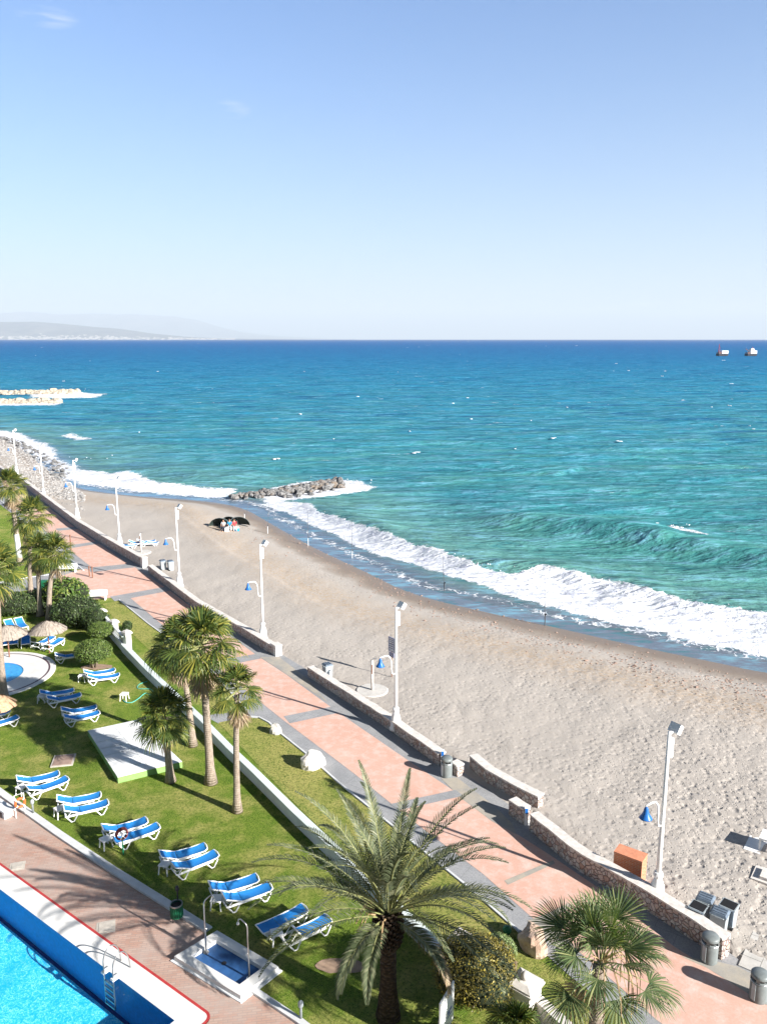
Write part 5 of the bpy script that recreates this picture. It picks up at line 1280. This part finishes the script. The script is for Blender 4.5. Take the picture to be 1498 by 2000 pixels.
# beach showers
def beach_shower(px, label, s=1.0):
    g = G(*px); t = thing('beach_shower', label, 'beach shower', g, 0, 'beach showers')
    MB().lathe([(.98 * s, -.1), (1.0 * s, .10), (.93 * s, .15)], 28, jit=.015).build('round_base', M['concrete'], t); MB().lathe([(.09, .14), (.085, 2.05)], 10).build('post', M['white_stone'], t, True)
    MB().tube([(0, 0, 2.0), (.05, 0, 2.15), (.25, 0, 2.18)], .025, 6).build('nozzle', M['steel'], t); MB().box((.0, -.06, 1.5), (.07, .05, .6)).build('wooden_strip', M['wood'], t)
beach_shower((727, 1352), 'beach shower with thick round concrete base beside the notice sign'); beach_shower((276, 1081), 'farther beach shower on a round base beside the small beach sunbeds')
# beach sign
g = G(765, 1325); t = thing('beach_sign', 'two panel notice sign on a thin post behind the second lamp post', 'sign', g, R(-50)); MB().tube([(0, 0, -.1), (0, 0, 2.5)], .03, 6).build('post', M['wood'], t)
MB().box((0, .0, 2.25), (.62, .05, .95)).build('upper_panel', M['sign_board'], t)
ln_ = MB()
for z in (2.62, 2.5, 2.38, 2.22, 2.08, 1.95, 1.88): ln_.box((0, -.03, z), (.5, .012, .035))
ln_.build('lines_of_text', M['white_paint'], t); MB().box((0, 0, 1.58), (.5, .05, .30)).build('lower_panel', M['sign_board'], t)
# foot showers in the wall
for q, lb_ in (((1027, 1612), 'small blue and white foot tap post in the gap of the stone wall'), ((864, 1497), 'small blue and white tap post at the middle opening')):
    p = P(*q); t = thing('foot_tap', lb_, 'tap', (p[0], p[1], 0)); MB().box((0, 0, .45), (.16, .14, .9)).build('post', M['white_paint'], t); MB().box((0, -.075, .72), (.13, .02, .25)).build('blue_plate', M['blue_shade'], t); MB().tube([(0, -.08, .55), (0, -.16, .52)], .02, 6).build('spout', M['steel'], t)
# benches
for q, rz, lb_ in (((132, 1118), R(8), 'white bench on the far side of the plaza, backed by the far lawn'), ((189, 1172), R(8), 'white bench on the near side of the plaza, next to the balustrade')):
    p = P(*q); t = thing('bench', lb_, 'bench', (p[0], p[1], 0), rz, 'white promenade benches'); MB().box((0, 0, .42), (1.7, .45, .07)).build('seat', M['white_paint'], t); MB().box((0, .22, .62), (1.7, .06, .36)).build('backrest', M['white_paint'], t)
    for x in (-.7, .7): MB().box((x, 0, .19), (.1, .4, .38)).build('leg', M['white_paint'], t)
# posts on the promenade
for q, h, lb_ in (((139, 1076), 1.6, 'tall thin rust coloured post on the far promenade'), ((175, 1126), .9, 'short rust coloured post of a close pair on the plaza'), ((181, 1129), 1.0, 'slightly nearer rust coloured post of a close pair on the plaza')):
    p = P(*q); t = thing('promenade_post', lb_, 'post', (p[0], p[1], 0), 0, 'rust coloured posts'); MB().tube([(0, 0, 0), (0, 0, h)], .055, 8).build('shaft', M['wood'], t); MB().ball((0, 0, h), .08).build('knob', M['wood'], t)
for q, lb_ in (((88, 1158), 'dark green bin by the garden path behind the slim palm trunks'), ((44, 1030), 'x')):
    if lb_ == 'x': continue
    p = P(*q); t = thing('litter_bin', lb_, 'litter bin', (p[0], p[1], 0)); MB().box((0, 0, .5), (.6, .5, 1.0), taper=1.1).build('body', M['green_bin'], t); MB().box((0, 0, 1.04), (.7, .6, .08), taper=.85).build('lid', M['green_bin'], t)
# boulders on the verge
def stone(name, px, sc, mat, label, seed, cat='rock', z=0):
    rr = random.Random(seed); p = P(*px); m = MB(); m.ball((0, 0, 0), 1, 18, 12)
    off = [rr.uniform(0, 9) for _ in range(3)]
    for i, v in enumerate(m.v):
        q = Vector(v); k = 1 + .35 * (float(fbm(np.array([q.x * 1.4 + off[0] + q.z]), np.array([q.y * 1.4 + off[1] - q.z]), 3)[0]) - .5) * 2
        m.v[i] = (q.x * k * sc[0], q.y * k * sc[1], max(-.3, q.z * k) * sc[2])
    o = m.build(name, mat, smooth=False); o.location = (p[0], p[1], z + sc[2] * .25); o.rotation_euler[2] = rr.uniform(0, 3); return tag(o, label, cat)
stone('boulder', (611, 1497), (.66, .46, .62), M['white_rock'], 'big white boulder on the verge beside the grey walk', 1); stone('boulder', (538, 1432), (.34, .3, .42), M['grey_rock'], 'smaller grey boulder farther up the verge', 2); stone('boulder', (1040, 1850), (.62, .45, .62), M['brown_rock'], 'brown and pink boulder half under the near fan palm', 3)
tag(MB().ball((0, 0, .12), .16, 12, 8, .1).build('green_pot', M['green_bin'], loc=(*P(990, 1822), 0)), 'small teal green ball lying on the verge beyond the pale bush', 'ball')
# ---- breakwater
rr = random.Random(31); rock_me = []
for k in range(7):
    m = MB(); m.ball((0, 0, 0), 1, 9, 6, .0); o1, o2 = rr.uniform(0, 9), rr.uniform(0, 9)
    for i, v in enumerate(m.v):
        q = Vector(v); kk = 1 + .9 * (float(fbm(np.array([q.x * 1.3 + o1 + q.z]), np.array([q.y * 1.3 + o2]), 2)[0]) - .5); m.v[i] = (q.x * kk, q.y * kk * .8, q.z * kk * .65)
    me = bpy.data.meshes.new('boulder'); me.from_pydata(m.v, [], m.f); me.materials.append(M['boulder']); rock_me.append(me)
c0, c1, c2 = Vector(P(452, 974, SEA)), Vector(P(560, 964, SEA)), Vector(P(664, 948, SEA))
for i in range(270):
    u = rr.random() ** .85; c = c0.lerp(c1, u * 2) if u < .5 else c1.lerp(c2, u * 2 - 1)
    wd = 1.1 + 1.6 * min(1, u * 2); v = rr.gauss(0, .5); ax = (c2 - c0).normalized(); nn = Vector((-ax.y, ax.x))
    q = c + nn * v * wd; o = bpy.data.objects.new('boulder', rr.choice(rock_me)); col.objects.link(o); s = rr.uniform(.34, .70) * (.75 + .35 * u)
    o.location = (q.x, q.y, SEA + .15 + max(0, 1 - abs(v)) * (.25 + .65 * u) * rr.uniform(.5, 1.0)); o.scale = (s, s, s * rr.uniform(.7, 1)); o.rotation_euler = (rr.uniform(-.5, .5), rr.uniform(-.5, .5), rr.uniform(0, 6.3))
    tag(o, 'rough grey and rust brown boulder piled in the breakwater that runs into the surf', 'boulder', 'boulders of the near breakwater')
def rocks(name, n, fn, mat, label, smin, smax, seed, up=0.0):
    rr = random.Random(seed); m = MB()
    for i in range(n):
        x, y, z = fn(rr); s = rr.uniform(smin, smax) * (1 if rr.random() < .85 else 1.6); m.ball((x, y, z + up), s, 6, 4, .35, (rr.uniform(.8, 1.4), rr.uniform(.7, 1.1), rr.uniform(.5, .8)))
    return tag(m.build(name, mat), label, kind='stuff')
def along(pts, wd, zup, npow=1):
    q = [Vector(P(*p_, SEA)) for p_ in pts]
    def f(rr):
        t = rr.random() * (len(q) - 1); k = min(int(t), len(q) - 2); c = q[k].lerp(q[k + 1], t - k); v = rr.gauss(0, .45); return (c.x + rr.uniform(-1, 1) * .5, c.y + v * wd, SEA + max(0, 1 - abs(v)) * zup * rr.random())
    return f
rocks('far_breakwater_rocks', 900, along([(-90, 785), (0, 787), (70, 787), (116, 787)], 3, 1.2), M['far_rock'], 'pale heap of rocks of the lower far breakwater', .35, .9, 41)
rocks('outer_breakwater_rocks', 900, along([(-90, 768), (0, 770), (90, 769), (150, 768)], 3, 1.5), M['far_rock'], 'dark and pale rocks of the outer far breakwater in the foam', .4, 1.0, 42)
def shore_f(rr):
    px = rr.uniform(-60, 165); lo = np.interp(px, [-60, 0, 50, 100, 165], [838, 852, 880, 918, 968]); hi = np.interp(px, [-60, 0, 50, 100, 165], [880, 918, 945, 975, 1000])
    py = lo + (hi - lo) * rr.random() ** 1.4; return G(px, py)
rocks('shore_rocks', 5500, shore_f, M['shore_rock'], 'grey rubble and pebbles covering the far beach', .05, .19, 43)
rocks('shore_rubble', 170, along([(-30, 852), (20, 862), (60, 880), (100, 905), (130, 935)], 3, .8), M['boulder'], 'dark wet rocks along the far waterline', .15, .40, 44, .0)
def peb(rr):
    j = rr.random() * 24; px = np.interp(rr.random(), [0, 1], [430, 1498]); base = np.interp(px, [430, 620, 810, 1100, 1498], [1000, 1085, 1178, 1262, 1360]); return G(px, base + rr.gauss(0, 14))
rocks('beach_pebbles', 1500, peb, M['rust_plate'], 'scattered pebbles and wrack on the upper beach', .02, .07, 45)
# ---- fishing rods
for q, h, lean, lb_ in (((478, 1017), 3.6, .25, 'thin fishing rod leaning beside the dark tents'), ((523, 1042), 3.6, .05, 'fishing rod just right of the dark tents'), ((602, 1066), 3.8, .0, 'fishing rod in the wet sand, third along the shore'), ((688, 1092), 3.9, .0, 'fishing rod in the wet sand, fourth along the shore'), ((868, 1158), 3.6, -.06, 'fishing rod at the water edge, second from the nearest'), ((1064, 1222), 4.0, -.03, 'nearest fishing rod, dark and upright at the water edge')):
    g = G(*q); t = thing('fishing_rod', lb_, 'fishing rod', g, 0, 'fishing rods stuck in the sand'); MB().tube([(0, 0, -.1), (lean * h * .5, .1, h * .5), (lean * h, .3, h)], [.03, .02, .010], 5).build('blank', M['rod'], t); MB().tube([(0, -.02, -.2), (0, -.02, 1.0)], .035, 6).build('holder', M['white_paint'] if lean >= 0 else M['rod'], t); MB().box((.05, -.05, .95), (.08, .1, .1)).build('reel', M['dark_metal'], t)
# ---- tents and anglers
def tent(px, r, rz, label):
    g = G(*px); t = thing('beach_tent', label, 'tent', g, rz, 'dark anglers tents'); m = MB(); n, k_ = 18, 8; vs = []
    for j in range(k_ + 1):
        ph = math.pi / 2 * j / k_
        for i in range(n + 1): a = R(-10) + R(200) * i / n; vs.append((r * math.cos(a) * math.cos(ph), r * .8 * math.sin(a) * math.cos(ph), r * .85 * math.sin(ph)))
    m.add(vs, [(j * (n + 1) + i, j * (n + 1) + i + 1, (j + 1) * (n + 1) + i + 1, (j + 1) * (n + 1) + i) for j in range(k_) for i in range(n)]); m.build('canopy', M['tent'], t, True)
    for i in range(5): a = R(-8) + R(49) * i; MB().tube([(r * 1.01 * math.cos(a) * math.cos(p_), r * .81 * math.sin(a) * math.cos(p_), r * .86 * math.sin(p_)) for p_ in (0, .4, .8, 1.2, 1.57)], .02, 5).build('rib', M['grey_metal'], t)
tent((430, 1031), 1.35, R(-10), 'dark green anglers tent nearest the wall, with a shadow beside it'); tent((447, 1024), 1.1, R(0), 'small dark tent between the two larger ones'); tent((466, 1028), 1.35, R(15), 'dark tent nearest the water')
def skin_mesh(name, joints, edges, mat, parent, sub=1):
    me = bpy.data.meshes.new(name); me.from_pydata([j[0] for j in joints], edges, []); o = bpy.data.objects.new(name, me); col.objects.link(o)
    sk = o.modifiers.new('skin', 'SKIN'); ss = o.modifiers.new('sub', 'SUBSURF'); ss.levels = ss.render_levels = sub
    if not me.skin_vertices: me.attributes.new
    for v, j in zip(me.skin_vertices[0].data, joints): v.radius = (j[1], j[1])
    me.skin_vertices[0].data[0].use_root = True; me.materials.append(mat); o.parent = parent; return o
def person(px, rz, shirt, trousers, label):
    g = G(*px); t = thing('person', label, 'person', g, rz, None)
    J = [((0, 0, .48), .13), ((0, .02, .72), .13), ((0, 0, .95), .15), ((0, .0, 1.08), .06), ((0, .03, 1.20), .085), ((0, .03, 1.29), .08), ((.1, 0, .46), .10), ((.14, .42, .50), .075), ((.15, .44, .08), .05), ((.15, .58, .04), .04), ((-.1, 0, .46), .10), ((-.14, .42, .50), .075), ((-.15, .44, .08), .05), ((-.15, .58, .04), .04),
         ((.19, 0, 1.0), .06), ((.25, .08, .75), .045), ((.14, .28, .62), .035), ((.10, .36, .60), .028), ((-.19, 0, 1.0), .06), ((-.25, .08, .75), .045), ((-.14, .28, .62), .035), ((-.10, .36, .60), .028)]
    Ed = [(0, 1), (1, 2), (2, 3), (3, 4), (4, 5), (0, 6), (6, 7), (7, 8), (8, 9), (0, 10), (10, 11), (11, 12), (12, 13), (2, 14), (14, 15), (15, 16), (16, 17), (2, 18), (18, 19), (19, 20), (20, 21)]
    skin_mesh('body', J, Ed, M['skin'], t)
    sj = [0, 1, 2, 14, 15, 18, 19]; skin_mesh('shirt', [(J[i][0], J[i][1] + .02) for i in sj], [(0, 1), (1, 2), (2, 3), (3, 4), (2, 5), (5, 6)], shirt, t)
    tj = [0, 6, 7, 8, 10, 11, 12]; skin_mesh('trousers', [(J[i][0], J[i][1] + .02) for i in tj], [(0, 1), (1, 2), (2, 3), (0, 4), (4, 5), (5, 6)], trousers, t)
    MB().ball((0, .0, 1.31), .095, 10, 8, sc=(1, 1.05, .8)).build('hair', M['hair'], t, True); fm_ = MB(); fm_.ball((0, .125, 1.25), .014, 6, 4); fm_.build('nose', M['skin'], t)
    ch = MB(); ch.box((0, -.02, .36), (.5, .46, .04)); ch.box((0, -.26, .62), (.5, .04, .5))
    for a in (-.22, .22):
        for b in (-.22, .2): ch.tube([(a, b, .35), (a * 1.1, b * 1.1, 0)], .015, 5)
    c = thing('camp_chair', 'folding chair under ' + label.split(',')[0].replace('person ', 'the person '), 'chair', g, rz, None); ch.build('seat_and_back', M['cloth_dark'], c)
person((437, 1037), R(160), M['cloth_white'], M['cloth_dark'], 'person in a white top, seated in front of the leftmost dark tent'); person((449, 1036), R(190), M['cloth_blue'], M['cloth_white'], 'person in a blue top, seated in front of the small middle tent'); person((458, 1036), R(200), M['cloth_red'], M['cloth_white'], 'person in a red top, seated in front of the tent nearest the water')
for q, mt_, lb_ in (((443, 1038), M['cloth_white'], 'white cool box on the sand among the seated people'), ((463, 1037), M['cloth_blue'], 'blue cool box on the sand beside the tent nearest the water')):
    g = G(*q); t = thing('cool_box', lb_, 'cool box', g, R(20)); MB().box((0, 0, .18), (.5, .32, .36)).build('box', mt_, t); MB().box((0, 0, .39), (.54, .36, .06), taper=.9).build('lid', M['white_plastic'], t); MB().tube([(-.26, 0, .35), (-.2, 0, .5), (.2, 0, .5), (.26, 0, .35)], .012, 5).build('handle', M['white_plastic'], t)
# small beach sunbeds
for q, rz, lb_ in (((270, 1067), R(5), 'blue beach sunbed just left of the far beach shower'), ((286, 1064), R(20), 'white framed beach sunbed right of the far beach shower'), ((292, 1067), R(10), 'blue and white beach sunbed farthest right behind the wall'), ((250, 1072), R(10), 'dark folded sunbed leaning by the wall near the fifth lamp')):
    g = G(*q); LG[22](g, rz, lb_, 'sunbeds on the sand')
# ---- white slab structure at the right edge
g = G(1505, 1665); t = thing('lifeguard_platform', 'white rimmed low platform at the right edge of the sand', 'platform', g, R(-36))
MB().box((0, 0, .05), (1.9, 1.2, .12)).build('base_slab', M['white_paint'], t); MB().box((.2, .1, .62), (1.3, .8, .08)).build('table_top', M['white_paint'], t)
for a in (-.4, .8):
    for b in (-.25, .45): MB().box((a, b, .34), (.07, .07, .5)).build('leg', M['white_paint'], t)
g = G(1502, 1722); t = thing('beach_slab', 'white stone slab with a raised block on the sand above the wheeled bins', 'slab', g, R(-36)); MB().box((0, 0, .08), (1.2, 1.0, .22)).build('base', M['white_stone'], t); MB().box((.1, 0, .25), (.8, .7, .12)).build('raised_block', M['white_stone'], t)
# ---- platforms at sea
def plat(px, mast, label):
    x, y = P(px[0], px[1], SEA); t = thing('sea_platform', label, 'platform', (x, y, SEA), R(10), 'service platforms far out at sea')
    MB().box((0, 0, 1.6), (13, 7, 2.6), taper=1.06).build('hull', M['dark_metal'], t); MB().box((2.2, 0, 5.2), (9, 7, 4.0)).build('cabin', M['white_paint'], t); dk = MB(); dk.box((-4.5, 0, 4.0), (4, 6, 1.4)); dk.build('deck_gear', M['wood'], t)
    for k in range(3): MB().box((-.4 + 2.6 * k, -3.55, 5.4), (1.3, .12, 1.2)).build('window', M['dark_metal'], t)
    if mast: MB().tube([(-5.2, 0, 3), (-5.2, 0, 15.5)], [.45, .3], 6).build('mast', M['red'], t); MB().tube([(-5.2, 0, 15), (-1.5, 0, 6)], .12, 4).build('stay', M['red'], t)
    else:
        MB().box((1.0, 0, 8.6), (6, 5, 2.8), taper=.7).build('upper_cabin', M['white_stone'], t); MB().tube([(-3, 0, 6), (-8, 0, 9.5)], .4, 6).build('crane_arm', M['wood'], t); MB().tube([(2, 0, 9), (2, 0, 12)], .25, 5).build('mast', M['red'], t)
plat((1410, 695), True, 'sea platform with a tall thin mast near the horizon'); plat((1466, 695), False, 'bulkier sea platform with a crane near the horizon')
